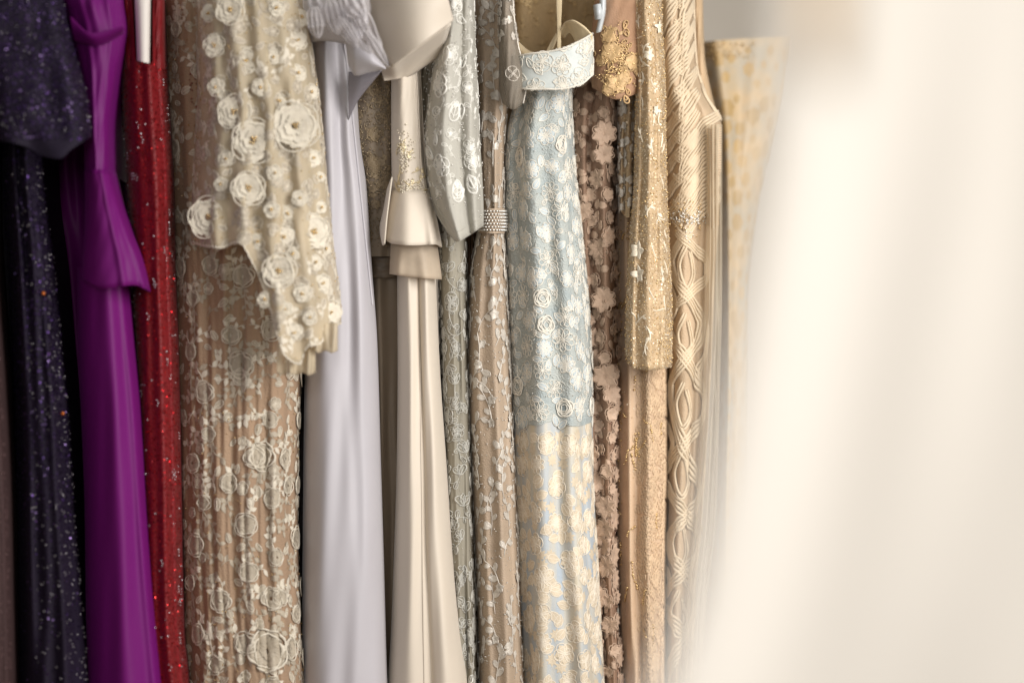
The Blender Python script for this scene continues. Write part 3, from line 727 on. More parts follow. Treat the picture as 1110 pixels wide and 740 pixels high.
p = Pat(s, 63); lf = t_leaf(8, 2.4); of = t_oflower(5, 8, .65); orr = t_oflower(6, 6, .55, inner=False); jf = join([(t_cord(loop(11, 4, 20), .7)), (t_cord(loop(7, 2, 14), .6))])
ol = t_oleaf(13, 4.2, .65); o5 = t_oflower(5, 9, .65); ol2 = t_oleaf(9, 3, .55)
for (x, y) in poisson(s, 235, 800, 21, rg):
    an = rg.uniform(-.6, .6)+PI*(rg.uniform() < .4)
    p.vine(x, y, an, rg.uniform(22, 40), rg.uniform(-.12, .12), .45, ol2, 8, None)
    if rg.uniform() < .5: p.add(o5, x, y, an, rg.uniform(.8, 1.2))
    else:
        for q_ in (-.7, 0, .7): p.add(ol, x, y, an+q_+PI, rg.uniform(.8, 1.1)); p.build("embroidery", mwt, g)
a, b = scatter(s, 500, 230, 760, rg); beads("beadwork", s, a, b, rg.uniform(.4, .8, len(a)), mcry, g)
s = Sheet([(-60, 476, 512), (0, 480, 514), (60, 472, 516), (100, 466, 518), (150, 461, 520), (200, 464, 523), (230, 471, 524), (262, 485, 524)], -.09, depth=.06, n=2.3, seed=64,
          folds=[(.30, .35, .12, .008, .018), (.62, .68, .06, -.006, -.012), (.85, .85, .08, .006, .012)], bot=[(0, 225), (.12, 252), (.25, 262), (.6, 256), (1, 245)], back=.07)
s.build("sleeve", mgr, g, solid=.0012, closed=False)
q = Pat(s, 9)
p = Pat(s, 65)
big = join([t_oflower(5, 14, .8), t_flower(5, 6, rng=rg)]); ol = t_oleaf(22, 7, .6)
pais = join([t_oleaf(22, 7.5, .95), t_cord(loop(16, 5, 20), .6), t_leaf(9, 2.4)])
for (x, y, rt, sc, k) in [(477, 92, .3, 1, 0), (495, 110, .2, 1, 1), (478, 180, .5, .9, 0), (470, 172, 2.2, .9, 1), (495, 195, .1, 1.1, 1), (508, 190, -.5, 1, 1), (502, 205, 1.2, .9, 1), (509, 160, 0, .6, 0), (512, 175, 0, .7, 0), (486, 60, 1, .8, 0), (484, 35, 2, .8, 1), (500, 130, 3, .8, 1), (488, 145, 0, .45, 0), (505, 60, .4, .7, 1), (507, 95, 0, .5, 0), (478, 120, 1.5, .8, 1), (490, 5, 0, .9, 0), (505, 25, 2, .8, 1), (474, 145, .3, .6, 1)]:
    p.addpx([big, pais][k], x, y, rt, sc, .2)
for (x, y) in poisson(s, -10, 215, 17, rg): p.vine(x, y, rg.uniform(0, 6), rg.uniform(14, 26), rg.uniform(-.1, .1), .42, t_oleaf(7, 2.2, .4), 6, None)
p.build("sleeve_embroidery", mwt, g, lift=.3)
a, b = scatter(s, 260, 0, 235, rg); beads("sleeve_beadwork", s, a, b, rg.uniform(.5, 1.1, len(a)), mcry, g)
uu = np.linspace(.01, .99, 40); bt = cub([k[0] for k in s.bot], [k[1] for k in s.bot], uu); l_, r_ = s.lr(bt)
for d in (2, 11):
    q.add(t_cord(np.stack([s.px2a(l_+(r_-l_)*uu, bt-d), bt-d], -1), .45), 0, 0)
q.build("hem", mgr, g)

# ================================================================== 10 blush lace gown with belt
mblu = mat("blush_tulle", (182, 162, 140), .7, bump='net', bs=.4, var=.12, vscale=7)
mblg = mat("grey_net", (150, 140, 126), .7, bump='net', bs=.4, alpha=.55)
mslv = mat("silver_thread", (214, 206, 194), .38, .15, sheen=.2, bump='weave', bs=.5, var=.1, vscale=60)
g = gown("lace_gown", 535, "blush nude gown with silvery leaf lace and a narrow jewelled belt", Y=-.02)
s = Sheet([(-60, 508, 556), (0, 509, 556), (60, 512, 558), (100, 514, 553), (150, 516, 547), (235, 519, 546), (300, 510, 549), (400, 506, 553), (500, 510, 558), (600, 515, 562), (740, 519, 568), (1060, 515, 585)], -.0, depth=.07, n=2.4, seed=70,
          folds=[(.68, .62, .13, .010, .016), (.92, .9, .05, .005, .010), (.25, .25, .08, .0, .008)])
s.build("body", mblu, g, nu=84)
p = Pat(s, 71); rg = np.random.default_rng(72)
lf = join([t_leaf(12, 3.6), t_oleaf(12, 3.9, .4)]); f5 = t_flower(5, 6, rng=rg, rim=.9, point=.4, wf=.8); f6 = t_flower(6, 5, rng=rg, wf=.8)
def f10(a, b):
    p.vine(a, b, p.rng.uniform(-.4, .4)+PI, p.rng.uniform(26, 52), p.rng.uniform(-.06, .06), .6, lf, 6, [f5, f6][p.rng.integers(0, 2)], 1)
for (x, y) in poisson(s, -30, 800, 25, rg):
    an = rg.uniform(-.5, .5)+PI
    p.vine(x, y, an, rg.uniform(28, 46), rg.uniform(-.05, .05), .5, lf, 8, None, lsc=.95)
    if rg.uniform() < .45: p.add(f5, x, y, an, 1, .4)
p.build("embroidery", mslv, g)
a, b = scatter(s, 1100, -20, 770, rg); beads("beadwork", s, a, b, rg.uniform(.5, .9, len(a)), mcry, g)
s2 = Sheet([(226, 520, 547), (240, 519, 548), (253, 519, 547)], -.012, depth=.05, seed=73, back=.1, wob=.0)
s2.build("belt", mblu, g)
aa = []; bb = []
for row, y in enumerate(np.arange(229, 252, 3.4)):
    lo, hi = -40, 40
    for x in np.arange(lo, hi, 3.2): aa.append(x+(row % 2)*1.6); bb.append(y)
beads("belt_crystals", s2, aa, bb, 1.5, mcry, g)
s3 = Sheet([(180, 500, 524), (260, 500, 522), (400, 500, 520), (740, 508, 530), (1060, 505, 530)], .07, depth=.05, seed=74, rnd=[(3, .004, .008, 0)]); s3.build("shaded_back", mat("shaded_blush_tulle", (128, 104, 82), .7, bump='net', bs=.4), g)  # darker brown paints the shade on the gown's recessed left part
p = Pat(s3, 75); field(p, s3, 250, 780, 26, 24, lambda a, b: p.vine(a, b, p.rng.uniform(-.5, .5), 30, .03, .5, lf, 7, None)); p.build("shaded_back_embroidery", mthd, g)
s4 = Sheet([(-60, 540, 556), (0, 541, 556), (45, 541, 561), (90, 541, 571), (118, 546, 566)], -.06, depth=.05, seed=76, back=.05, bot=[(0, 112), (.5, 119), (1, 112)])
s4.build("cap_sleeve", mblg, g, closed=False, solid=.001)
p = Pat(s4, 77); field(p, s4, -10, 40, 12, 12, lambda a, b: p.add(f5, a, b, p.rng.uniform(0, 6), .8)); p.addpx(t_oflower(4, 8, .45, inner=False), 556, 80)
yy = np.linspace(-10, 112, 30); l_, r_ = s4.lr(yy); p.add(t_cord(np.stack([s4.px2a(l_+(r_-l_)*.96, yy), yy], -1), .7), 0, 0)
p.build("cap_sleeve_embroidery", mslv, g)

# ================================================================== 11 pale blue lace gown with brocade skirt
mble = mat("lace_ground", (182, 186, 180), .6, bump='net', bs=.9, var=.1, vscale=30, col2=(162, 172, 172), sheen=.15)
mblp = mat("pale_blue_petals", (188, 198, 200), .5, spec=.4, bump='weave', bs=.2, var=.08, vscale=14, sheen=.2)
mivc = mat("ivory_cord", (226, 221, 208), .5, sheen=.2, bump='weave', bs=.3, var=.06, vscale=60)
mivs = mat("ivory_net", (205, 198, 182), .55, sheen=.1, bump='net', bs=.5, var=.1, vscale=50)
g = gown("off_shoulder_gown", 600, "pale blue corded lace gown with a folded shoulder band and gold brocade skirt", Y=.02)
rows = [(60, 562, 622), (95, 560, 620), (150, 549, 622), (180, 547, 624), (230, 547, 629), (300, 550, 636), (350, 552, 640), (400, 555, 642), (500, 556, 643), (600, 559, 648), (740, 566, 655), (1060, 565, 680)]
fo_ = [(.74, .72, .14, .016, .014), (.42, .22, .16, .012, .016), (.20, .05, .1, -.016, -.004), (.88, .86, .03, -.005, -.005)]
s = Sheet(rows, .01, depth=.075, n=2.5, seed=80, folds=fo_, rnd=[(2, .002, .003, 0)], bot=[(0, 455), (.3, 461), (.5, 457), (.8, 462), (1, 457)], top=[(0, 70), (1, 70)])
s.p1 = 1060
s.build("bodice", mble, g, nu=96, nv=90)
rg = np.random.default_rng(81); p = Pat(s, 82); pf = Pat(s, 83)
ofs = [t_oflower(5, 13, .62), t_oflower(6, 10, .58), t_oflower(8, 12, .55, inner=False), t_rose(9, rg, .7, 4, False)]
ffs = [t_flower(6, 10, rim=.1, streak=.35, cup=.1, rng=rg), t_flower(5, 12, rim=.1, streak=.3, cup=.1, rng=rg)]
jl = join([t_cord(loop(12, 4, 18), .55), t_cord(np.array([(0, 0), (.3, 4), (0, 8), (-.2, 11)]), .4)])
jb = join([t_petal(20, 7, rim=0, streak=.2, cup=0), t_cord(loop(20, 7.5, 26), .5, h0=.3), t_cord([(0, 0), (.4, 6), (0, 12), (-.3, 18)], .4, h0=.5)])
fb = [t_oflower(5, 17, .42), t_oflower(7, 15, .42), t_oflower(6, 12, .42), t_oflower(9, 14, .4, inner=False)]
fpb = [t_flower(5, 16, rim=0, streak=.25, cup=.1, rng=rg), t_flower(7, 14, rim=0, streak=.25, cup=.1, rng=rg), t_flower(6, 11, rim=0, streak=.25, cup=.1, rng=rg), None]
fb = [t_oflower(5, 13, .5), t_oflower(7, 12, .48), t_oflower(6, 10, .48), t_oflower(9, 12, .45, inner=False)]
fpb = [t_flower(5, 12.5, rim=0, streak=.3, cup=.1), t_flower(7, 12, rim=0, streak=.3, cup=.1), t_flower(6, 10, rim=0, streak=.3, cup=.1), None]
bl = poisson(s, 66, 456, 23, rg)
for (x, y) in bl:
    i = rg.integers(0, 4); an = rg.uniform(0, 6); sc_ = rg.uniform(.85, 1.1)
    if rg.uniform() < .12: p.add(ofs[3], x, y, an, 1.1, .2); continue
    p.add(fb[i], x, y, an, sc_, .2)
    if fpb[i] is not None: pf.add(fpb[i], x, y, an, sc_, 0)
ol = t_oleaf(13, 4.4, .48); olf = t_leaf(13, 4.2)
for (x, y) in poisson(s, 66, 456, 11.5, rg, avoid=bl):
    an = rg.uniform(0, 6)
    if rg.uniform() < .6: p.add(ol, x, y, an, 1, .1); pf.add(olf, x, y, an, 1, -.1)
    else: p.vine(x, y, an, 18, .14, .45, ol2, 8, None)
p.build("corded_lace", mivc, g, slack=8, lift=.3, hs=.6); pf.build("lace_petals", mblp, g, slack=7, lift=.2, hs=.6)
a, b = scatter(s, 500, 90, 450, rg); beads("seed_pearls", s, a, b, .75, mcry, g)
mbro = mat("brocade_ground", (172, 184, 194), .5, spec=.4, bump='weave', bs=.3, var=.1, vscale=34, col2=(206, 196, 174), streak=True, sheen=.15)
s = Sheet(rows, .013, depth=.075, n=2.5, seed=80, folds=fo_+[(.5, .5, .1, 0, .008)], rnd=[(2, .002, .006, 0)], top=[(0, 445), (1, 445)])
s.build("skirt", mbro, g, nu=96, nv=110)
mbrg = mat("brocade_gold", (220, 205, 180), .42, spec=.4, sheen=.2, bump='weave', bs=.5, var=.1, vscale=40)
mbri = mat("brocade_ivory", (232, 222, 204), .42, spec=.4, sheen=.2, bump='weave', bs=.5, var=.06, vscale=40)
p = Pat(s, 84); pf = Pat(s, 85)
pk = dict(rim=.0, streak=.22, cup=.05)
bf = [t_flower(7, 18, rng=rg, wf=.8, **pk), t_flower(5, 14, rng=rg, wf=.8, **pk), t_flower(8, 12, rng=rg, wf=.7, point=.8, **pk)]
bo2 = [t_oflower(6, 17, .7, inner=True), t_oflower(5, 12, .7)]
bl = poisson(s, 476, 805, 27, rg)
for (x, y) in bl:
    i = rg.integers(0, 3); an = rg.uniform(0, 6); pf.add(bf[i], x, y, an, .92)
    p.add([t_oflower(7, 16, .55, inner=True), t_oflower(5, 13, .55), t_oflower(8, 11, .5)][i], x, y, an, .95, .2)
for (x, y) in poisson(s, 470, 805, 11.5, rg, avoid=bl):
    an = rg.uniform(0, 6); k = rg.uniform()
    if k < .6: pf.add(t_leaf(15, 5.5), x, y, an, 1); p.add(t_oleaf(15, 5.6, .45), x, y, an, 1, .1)
    else: pf.add(bf[2], x, y, an, .6)
pf.build("brocade_flowers", mbrg, g, lift=.15, hs=.3); p.build("brocade_outlines", mbri, g, lift=.15, hs=.5)
# folded band
bA = [(556, 60, -.03), (575, 58, -.05), (600, 55, -.06), (622, 46, -.065), (637, 38, -.06), (642, 36, -.03)]
bB = [(556, 96, -.03), (575, 95, -.05), (600, 97, -.06), (622, 93, -.065), (636, 88, -.06), (642, 78, -.03)]
class Band(Sheet):
    pass
sb = Sheet([(30, 556, 642), (60, 556, 642), (100, 556, 642)], -.055, depth=.05, n=3.2, seed=88, top=[(0, 62), (.3, 58), (.6, 54), (.85, 44), (1, 36)], bot=[(0, 96), (.4, 97), (.6, 97), (.85, 91), (1, 80)], back=.05, wob=.0015, folds=[(.5, .5, .4, .004, .004)])
sb.build("shoulder_band", mat("ivory_cloth", (202, 208, 204), .5, bs=.2, sheen=.2), g, solid=.003, closed=False)
p = Pat(sb, 89); bl = poisson(sb, 42, 96, 19, rg)
for (x, y) in bl: p.add(fb[rg.integers(0, 4)], x, y, rg.uniform(0, 6), .9)
for (x, y) in poisson(sb, 38, 98, 10, rg, avoid=bl): p.add(t_oleaf(12, 4.2, .5), x, y, rg.uniform(0, 6), 1)
for ed in (sb.top, sb.bot):
    uu = np.linspace(.01, .99, 50); bt = cub([k[0] for k in ed], [k[1] for k in ed], uu)
    p.add(t_cord(np.stack([sb.px2a(556+86*uu, bt), bt], -1), 1.0), 0, 0)
p.build("band_lace", mivc, g, slack=2, lift=1.3)
mivo = mat("cream_lining", (228, 208, 170), .6, bs=.1)
ribbon("band_lining", [(606, 36, .02), (613, 24, .0), (620, 22, -.02), (632, 28, -.03), (642, 38, -.03)], [(612, 42, .03), (618, 36, .01), (626, 48, -.0), (634, 56, -.01), (641, 60, -.02)], mivo, g, bulge=-.004)
ribbon("strap", [(603, -60, .12), (603, 0, .06), (604, 30, .02), (604, 58, .0)], [(609, -60, .12), (609, 0, .06), (608, 30, .02), (608, 58, .0)], mivo, g, nv=6, bulge=.001)
ribbon("strap", [(592, 56, .03), (597, 46, .03), (603, 36, .03)], [(597, 60, .03), (601, 50, .03), (605, 40, .03)], mivo, g, nv=6, bulge=.001)
ribbon("band_back", [(560, 44, .08), (575, 56, .06), (595, 60, .05), (612, 52, .04)], [(560, 60, .08), (575, 72, .06), (595, 76, .05), (612, 66, .04)], mivo, g)

# ================================================================== 13 sheer nude gown with gold motif (behind)
mgn = mat("golden_tulle", (196, 168, 124), .65, bump='net', bs=.4, var=.15, vscale=12, sheen=.15)
mgna = mat("sheer_nude", (190, 150, 118), .7, bump='net', bs=.4, alpha=.72)
mgth = mat("gold_thread", (210, 176, 128), .5, .15, bump='weave', bs=.5, var=.2, vscale=60)
g = gown("sheer_gown", 668, "sheer nude gown with a gold beaded flower spray at its shoulder", Y=.18)
s = Sheet([(-60, 545, 655), (60, 545, 655), (140, 545, 660), (500, 560, 640), (1060, 560, 640)], .26, depth=.05, seed=90, n=3, rnd=[(3, .004, .008, 0)]); s.build("bodice", mgn, g)
rg = np.random.default_rng(91)
p = Pat(s, 92); field(p, s, -20, 90, 18, 18, lambda a, b: p.vine(a, b, p.rng.uniform(0, 6), 20, .1, .6, t_leaf(6, 2), 6, None)); p.build("embroidery", mat("pale_gold_thread", (206, 178, 130), .5, .2), g)
s = Sheet([(-60, 648, 700), (0, 645, 699), (60, 640, 697), (112, 643, 694)], -.0, depth=.05, seed=93, back=.06, bot=[(0, 95), (.5, 108), (1, 100)]); s.build("shoulder_panel", mgna, g, closed=False, solid=.001)
p = Pat(s, 94)
f_ = join([t_flower(6, 9, rng=rg, rim=1, cup=1.4, point=.5), t_oflower(6, 9.5, .7)]); cl = join([t_cord(loop(11, 4, 18), .9), t_cord(loop(7, 2.2, 14), .8)])
for (x, y, sc) in [(664, 56, 1.2), (660, 40, .9), (683, 68, 1.0), (668, 92, 1.1), (676, 84, .7), (652, 66, .7), (690, 78, .6), (660, 98, .7)]: p.addpx(f_, x, y, rg.uniform(0, 6), sc, 1)
for i in range(46):
    x = 668+rg.normal(0, 11); y = 72+rg.normal(0, 16); p.addpx(cl, x, y, rg.uniform(0, 6), rg.uniform(.5, .95), .5)
for x, y, an in [(662, 45, 3.0), (668, 50, 2.6), (656, 70, 2.2), (652, 80, .6), (690, 84, .9)]: p.vine(float(s.px2a(np.array([x]), np.array([y]))[0]), y, an, 22, .05, .8, t_leaf(7, 2.2), 5, None)
p.build("gold_spray", mgth, g, slack=8, lift=1)
n = 180; a = s.px2a(668+rg.normal(0, 11, n), 72+rg.normal(0, 17, n)); b = 72+rg.normal(0, 17, n); beads("spray_beads", s, a, b, rg.uniform(.6, 1.4, n), mgoldb, g, lift=2)
mpl = mat("clear_plastic", (205, 210, 212), .25, spec=.5, bump=None, var=.1)
h = bpy.data.objects.new("clip_hanger", None); C.objects.link(h); h.location = W(np.array(650.), np.array(20.), .12)
tag(h, "pale plastic clip hanger holding the sheer nude gown near the top edge", "hanger")
def loc(px, py, Y): return tuple(W(np.array(float(px)), np.array(float(py)), Y))
ribbon("clip", [(650, -20, -.02), (651, 8, -.03), (647, 36, -.02)], [(656, -20, -.02), (656, 8, -.03), (651, 34, -.02)], mpl, h, nv=6, solid=.004, nu=16)
ribbon("clip_jaw", [(644, 6, -.03), (645, 14, -.035), (646, 22, -.03)], [(653, 4, -.03), (653, 13, -.035), (652, 20, -.03)], mpl, h, nv=6, solid=.004, nu=12)
tube3("hook", [loc(653, -20, -.02), loc(653, -60, .05), loc(654, -110, .14), loc(655, -128, .20), loc(655, -138, .235), loc(655, -128, .25)], .002, mat("steel", (170, 170, 170), .25, 1, bump=None), h)

# ================================================================== 12 mauve lace gown
mmau = mat("mauve_net", (160, 130, 108), .7, bump='net', bs=.5, var=.15)
mmal = mat("mauve_lace", (196, 168, 144), .55, sheen=.25, bump='weave', bs=.5, var=.12, vscale=50)
g = gown("lace_gown", 650, "dusty mauve gown of cut out lace flowers, beside the pale blue gown", Y=.1)
s = Sheet([(60, 616, 684), (130, 616, 672), (200, 618, 668), (300, 622, 670), (400, 626, 671), (500, 634, 668), (600, 640, 668), (740, 644, 673), (1060, 640, 690)], .09, depth=.07, n=2.5, seed=95,
          folds=[(.76, .76, .13, .026, .02), (.42, .42, .06, -.012, -.01), (.15, .2, .1, .006, .01)], rnd=[(3, .002, .003, 0)])
s.build("body", mmau, g, nu=84)
rg = np.random.default_rng(96); p = Pat(s, 97)
fl8 = [t_flower(8, 14, rng=rg, point=.9, rim=1.0, streak=.6, cup=1.8, wf=.92), t_flower(5, 10, rng=rg, point=.3, rim=1.3, streak=.5, cup=2.0, wf=.9), t_flower(6, 8, rng=rg, point=.6, rim=1.1, streak=.5, cup=1.8, wf=.9)]
items = []
bl = poisson(s, 80, 800, 19, rg); cf12 = [join([fl8[0], t_oflower(8, 14.2, .55, inner=False)]), join([fl8[1], t_oflower(5, 10.5, .55, inner=False)]), join([fl8[2], t_oflower(6, 8.5, .5, inner=False)])]
for (x, y) in bl:
    u = float(s.a2u(np.array([x]), np.array([y]))[0][0]); l_, r_ = s.lr(np.array([y])); px = float(l_[0]+(r_[0]-l_[0])*u)
    items.append(rigid(None, cf12[rg.integers(0, 3)], s, px, y, rg.uniform(0, 6), rg.uniform(.75, .95), None, None, blend=.15, lift=1.2+rg.uniform(0, 2)))
for (x, y, sc) in [(657, 408, 1.1), (655, 145, 1), (650, 270, .9), (655, 325, 1.0)]:
    items.append(rigid(None, cf12[0], s, x, y, rg.uniform(0, 6), sc, None, None, blend=.35, lift=2.5))
rigids("lace_flowers", items, mmal, g)
for (x, y) in poisson(s, 80, 800, 12, rg, avoid=bl): p.add(join([t_leaf(11, 4), t_oleaf(11, 4.2, .45)]), x, y, rg.uniform(0, 6), 1, .4)
p.build("lace_leaves", mmal, g, slack=3)
a, b = scatter(s, 500, 100, 760, rg); beads("beadwork", s, a, b, rg.uniform(.5, .9, len(a)), mat("rose_bead", (190, 150, 130), .2, .5, bump=None), g, lift=1.5)

# ================================================================== 14 gold beaded gown
mgo = mat("gold_net", (194, 168, 132), .6, bump='net', bs=.5, var=.15, vscale=30, sheen=.2)
msk = mat("nude_satin_net", (208, 180, 150), .5, bump='net', bs=.3, var=.08, vscale=6, sheen=.25)
mgseq = sequin_mat("gold_beads", [(214, 190, 152), (196, 168, 130), (228, 210, 178), (204, 178, 138), (178, 148, 112), (240, 228, 204)], .4, .25)
g = gown("beaded_gown", 700, "golden beige gown with a densely beaded long straight sleeve", Y=.05)
s = Sheet([(40, 676, 722), (230, 668, 706), (300, 666, 712), (400, 667, 723), (500, 666, 724), (600, 668, 722), (740, 673, 722), (1060, 665, 735)], .1, depth=.07, n=2.5, seed=110,
          folds=[(.68, .66, .14, .012, .024), (.25, .28, .1, .004, .012), (.92, .92, .05, .004, .01)], rnd=[(3, .002, .005, 0)])
s.build("skirt", msk, g, nu=84)
rg = np.random.default_rng(111)
p = Pat(s, 112); cf = t_oflower(5, 8, .55, inner=False)
field(p, s, 240, 800, 9, 9, lambda a, b: (p.add(cf, a, b, p.rng.uniform(0, 6), p.rng.uniform(.55, .8)) if a > -6 and b > 380 else None)); p.build("lace", mat("peach_lace", (226, 198, 164), .5, sheen=.2), g)
aa = []; bb = []
for k in range(26):
    x, y = rg.uniform(672, 720), rg.uniform(235, 740)
    n = rg.integers(5, 15); th = rg.uniform(0, 6)
    a0 = float(s.px2a(np.array([x]), np.array([y]))[0])
    for i in range(n): a0 += 2.5*math.cos(th)*.6+rg.normal(0, .7); y += 3*abs(math.sin(th))+rg.normal(0, .6); th += rg.normal(0, .25); aa.append(a0); bb.append(y)
aa += list(s.px2a(np.full(60, 672.)+rg.normal(0, 2, 60), np.linspace(240, 560, 60))); bb += list(np.linspace(240, 560, 60)+rg.normal(0, 2, 60))
beads("beadwork", s, aa, bb, rg.uniform(.8, 1.7, len(aa)), mgoldb, g)
a, b = scatter(s, 500, 240, 780, rg); sequins("sequins", s, a, b, .8, mgseq, g, seed=5)
s = Sheet([(-60, 684, 722), (0, 685, 717), (100, 689, 721), (180, 688, 722), (260, 683, 725), (330, 679, 728), (402, 678, 728)], .0, depth=.065, n=2.6, seed=113,
          folds=[(.12, .14, .06, .006, .012), (.45, .5, .14, .010, .012), (.8, .82, .1, .006, .01)], bot=[(0, 385), (.1, 394), (.2, 400), (.6, 401), (.95, 398), (1, 392)], back=.08)
s.build("sleeve", mgo, g, solid=.0015)
a = []; b = []
for x in np.arange(-70, 70, 2.6):
    y = np.arange(-20, 400, 2.1); a += list(x+rg.normal(0, .5, len(y))); b += list(y+rg.normal(0, .5, len(y)))
a = np.array(a); b = np.array(b); k = rg.uniform(0, 1, len(a)) < .8; a, b = a[k], b[k]
sequins("sleeve_beading", s, a, b, rg.uniform(.6, 1.0, len(a)), mgseq, g, tilt=.32, seed=6, nside=5)
a, b = scatter(s, 900, -20, 398, rg); beads("sleeve_beads", s, a, b, rg.uniform(.6, 1.1, len(a)), mgoldb, g)
p = Pat(s, 114)
for (x, y, sc) in [(692, 272, 1.2), (694, 298, 1.2), (713, 30, .8), (703, 60, .7), (710, 120, .7)]: p.addpx(t_flower(5, 9, rng=rg, rim=1.0, cup=1.2, point=.6, wf=.6), x, y, rg.uniform(0, 6), sc, 1)
for i in range(34): p.vine(rg.uniform(-25, 25), rg.uniform(0, 385), rg.uniform(0, 6), rg.uniform(7, 14), rg.uniform(-.1, .1), .8, None if i % 2 else t_leaf(7, 1.4), 4, None)
p.build("ivory_sprigs", mat("ivory_bugle", (240, 228, 205), .3, sheen=.2, bump=None), g)
s = Sheet([(0, 670, 694), (110, 671, 692), (180, 671, 690), (236, 672, 688)], .06, depth=.04, seed=115, back=.05, bot=[(0, 228), (.5, 236), (1, 234)], rnd=[(2, .004, .006, 0)]); s.build("side_drape", mgo, g)
p = Pat(s, 116); field(p, s, 110, 232, 14, 12, lambda a, b: p.add(t_flower(5, 6, rng=rg), a, b, p.rng.uniform(0, 6), 1)); p.build("drape_flowers", mslv, g)
a, b = scatter(s, 700, 90, 232, rg); sequins("drape_beading", s, a, b, .9, mgseq, g, seed=9, nside=5)

# ================================================================== 15 soutache gown
msb = mat("champagne_mesh", (196, 172, 142), .6, bump='net', bs=.5, var=.1, vscale=10)
msc = mat("champagne_cord", (218, 200, 172), .62, spec=.25, sheen=.15, bump='weave', bs=.4, var=.06, vscale=30)
mtv = mat("ivory_veil", (226, 212, 186), .6, alpha=.5, transl=.3, streak=True)
g = gown("corded_gown", 745, "champagne sleeveless gown with swirling satin cord and a jewelled waist", Y=.15)
s = Sheet([(-60, 708, 752), (0, 712, 751), (40, 714, 752), (70, 715, 754), (92, 716, 760), (108, 718, 770), (122, 720, 779), (135, 721, 782), (200, 722, 781), (240, 722, 779), (300, 722, 775), (400, 722, 771), (500, 722, 765), (600, 722, 758), (700, 722, 750), (1060, 722, 745)], .12, depth=.08, n=2.6, seed=120,
          folds=[(.35, .4, .2, .012, .016), (.75, .7, .1, .010, .012), (.05, .05, .06, .01, .01)])
s.build("body", msb, g, nu=90, nv=150)
rg = np.random.default_rng(121); p = Pat(s, 122)
def bundle(pts, n, sp, r):
    pts = np.array(pts, float); k = np.linspace(0, 1, len(pts)); t = np.linspace(0, 1, max(30, len(pts)*9))
    q = np.stack([cub(k, pts[:, 0], t), cub(k, pts[:, 1], t)], -1)
    q[:, 0] = s.px2a(q[:, 0], q[:, 1])
    d = np.gradient(q, axis=0); d /= np.linalg.norm(d, axis=1, keepdims=True)+1e-9; nn = np.stack([-d[:, 1], d[:, 0]], -1)
    pinch = .7+.3*np.sin(np.pi*t)**.5
    for i in range(n):
        o = (i-(n-1)/2)*sp
        p.add(t_cord(q+nn*(o*pinch)[:, None], r, True, h0=.2+.25*rg.uniform()), 0, 0)
for k in range(11):
    y = -34+k*24+rg.uniform(-3, 3); w_ = rg.uniform(.8, 1.2)
    bundle([(717, y+62), (721, y+40), (731, y+20*w_), (744, y+4), (752+(y > 70)*4, y-14)], 4, 3.3, 1.35)
    bundle([(730, y+34), (738, y+42), (739, y+28), (746, y+10)], 2, 3.2, 1.2)
for k in range(6):
    y = 122+k*18
    bundle([(744, y+40), (753, y+26), (764, y+12), (780, y+2)], 4, 3.3, 1.4)
bundle([(757, 80), (762, 100), (771, 116), (781, 130)], 2, 3.0, 1.4); bundle([(751, -40), (752, 20), (754, 70), (764, 104)], 2, 2.8, 1.2)
# skirt: two interlaced strands with nested drops in their eyes
def cen(y): return 747-(y-250)*.022
for sg, ph in ((1, 0), (-1, 0)):
    ys = np.linspace(250, 1000, 46)
    pts = [(cen(y)+sg*(19-(y-250)*.010)*math.sin(2*PI*(y-250)/150+.5*math.sin(y*.021)+sg*.25*math.sin(y*.035+2))+2.5*math.sin(y*.047), y) for y in ys]
    bundle(pts, 4, 3.5, 1.5)
for k in range(9):
    y = 256+k*75; c = cen(y+35)
    bundle([(c-2, y+8), (c-9, y+32), (c-3, y+58), (c+5, y+40), (c+1, y+16)], 2, 3.2, 1.25)
    sg = 1 if k % 2 else -1
    bundle([(c+sg*22, y+20), (c+sg*19, y+50), (c+sg*12, y+74), (c+sg*20, y+96)], 3, 3.2, 1.3)
p.build("satin_cording", msc, g, slack=2)
n = 260; x = 745+rg.normal(0, 15, n); y = 234+rg.normal(0, 7, n)+np.abs(x-745)*-.15
jx = []; jy = []
for an in np.linspace(-2.9, .2, 11):
    for rr in np.arange(3, 26, 2.6): jx.append(746+rr*math.cos(an)*1.1); jy.append(240-rr*math.sin(-an)*.55+rr*.1)
for i in range(14): jx.append(746+rg.normal(0, 2)); jy.append(240+i*1.6)
jx = np.array(jx); jy = np.array(jy)
jx = np.clip(jx+rg.normal(0, 1.5, len(jx)), 723, 778); jy = jy+rg.normal(0, 1.5, len(jx))
beads("waist_jewel", s, s.px2a(jx, jy), jy, rg.uniform(.7, 1.5, len(jx)), mcry, g, lift=2)
n = 160; x = np.clip(742+rg.normal(0, 16, n), 721, 777); y = 234+rg.normal(0, 9, n); beads("waist_beadwork", s, s.px2a(x, y), y, rg.uniform(.6, 1.2, n), mgoldb, g, lift=2)
s2 = Sheet([(-60, 750, 762), (0, 751, 762), (60, 753, 764), (104, 758, 772), (125, 760, 778)], .25, depth=.03, seed=124, back=.03); s2.build("far_strap", mat("tan_lining", (206, 178, 142), .6, bs=.1), g)
s2 = Sheet([(135, 764, 783), (230, 765, 783), (300, 764, 783), (450, 760, 780), (560, 752, 777), (660, 742, 766), (1060, 730, 750)], .09, depth=.05, seed=125, rnd=[(5, .003, .008, 0)], back=.1); s2.build("tulle_panel", mtv, g, closed=False)
q = Pat(s2, 3)
for y in np.arange(140, 245, 2.6): q.add(t_cord([(-20, y), (-8, y+1), (4, y), (20, y-1)], .7), 0, 0)
q.build("side_ruching", msb, g)

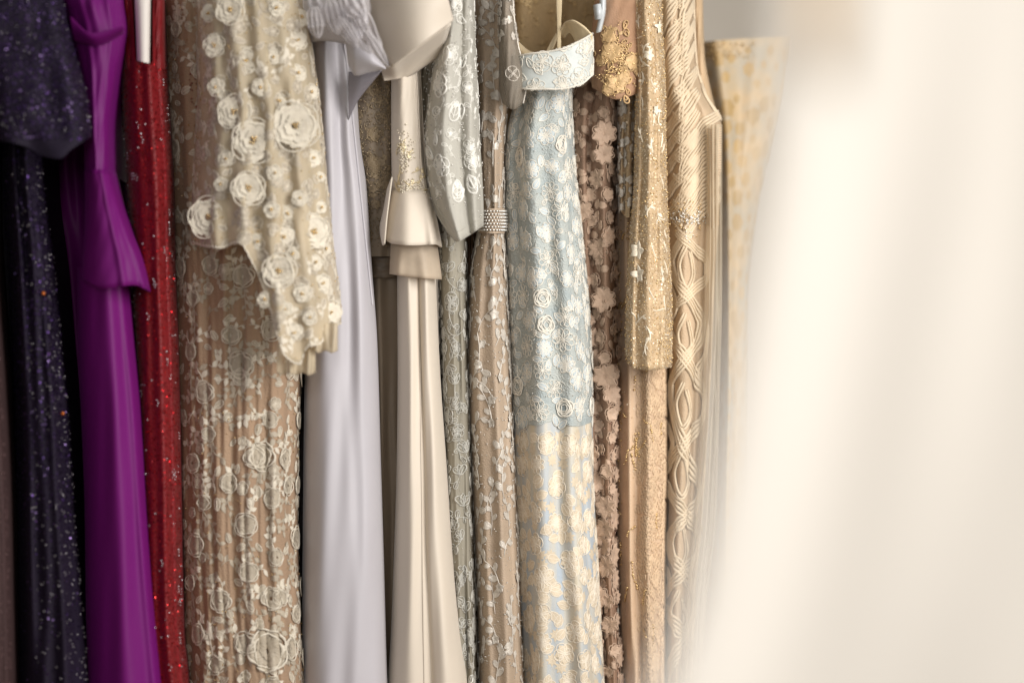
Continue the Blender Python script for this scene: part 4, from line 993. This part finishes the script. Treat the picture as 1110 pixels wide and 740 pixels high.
# ================================================================== 16 brocade gown behind
mbk = mat("antique_brocade", (208, 178, 132), .5, spec=.4, bump='crepe', bs=.3, var=.1, vscale=14, col2=(178, 168, 148), sheen=.2)
g = gown("brocade_gown", 800, "strapless antique gold and grey blue brocade gown hanging last, partly behind the white gown", Y=.5)
s = Sheet([(30, 758, 860), (90, 764, 852), (150, 772, 840), (230, 778, 822), (330, 780, 812), (500, 774, 812), (740, 764, 820), (1060, 740, 860)], .5, depth=.07, n=2.6, seed=130, top=[(0, 46), (.5, 42), (1, 40)],
          folds=[(.15, .75, .14, .03, .01), (.6, .2, .16, .0, .03)])
s.build("body", mbk, g)
rg = np.random.default_rng(131); p = Pat(s, 132)
for (x, y) in poisson(s, 50, 800, 17, rg): p.add(t_flower(6, 10, rng=rg, **pk), x, y, rg.uniform(0, 6), rg.uniform(.5, 1.2))
p.build("brocade_flowers", mat("brocade_bright_gold", (196, 166, 116), .45), g, lift=.1, hs=.3)
a, b = scatter(s, 120, 46, 64, rg, lambda u, b: (u < .6)*1.0); beads("neckline_beads", s, a, b, 1.1, mgoldb, g)

# ================================================================== 17 white gown close to the lens
mww = mat("white_satin", (244, 238, 228), .7, sheen=.2, bump=None, var=.02, transl=.25)
g = gown("white_gown", 1000, "large out of focus white gown hanging close in front at the right", Y=-2.1, group=None)
if 'group' in g: del g['group']
s = Sheet([(-900, 880, 1300), (-400, 852, 1290), (-100, 848, 1290), (60, 843, 1290), (200, 826, 1300), (330, 804, 1310), (430, 786, 1320), (560, 762, 1340), (660, 740, 1360), (740, 712, 1380), (1000, 620, 1430), (2300, 250, 1750)], -2.2, depth=.05, n=3.4, seed=140,
          folds=[(.22, .20, .14, .003, .006), (.62, .66, .14, .003, .006)], slope=0, back=.25, wob=.002)
s.build("skirt", mww, g, nu=110)
s = Sheet([(-300, 872, 918), (-100, 874, 914), (0, 878, 908), (50, 884, 902), (80, 888, 898)], -2.213, depth=.012, seed=141, slope=0, back=.03)
s.build("tan_strip", mat("tan_strip", (224, 200, 166), .6, bump=None), g)  # added tan strip, a soft smear near the top of the gown
# rail above the frame
r_ = gown("clothes_rail", 555, "steel clothes rail carrying the hanging gowns above the frame", cat="clothes rail"); del r_['group']; 
r_.location = (0, .2, 0)
tube3("rail_bar", [(-1.5, -.25, 1.86), (-.5, .07, 1.86), (.5, .38, 1.86), (1.5, .72, 1.86)], .014, MATS['steel'], r_, 16)
tube3("upright", [(-1.5, -.25, 0), (-1.5, -.25, .9), (-1.5, -.25, 1.87)], .014, MATS['steel'], r_, 16)
tube3("upright", [(1.5, .72, 0), (1.5, .72, .9), (1.5, .72, 1.87)], .014, MATS['steel'], r_, 16)
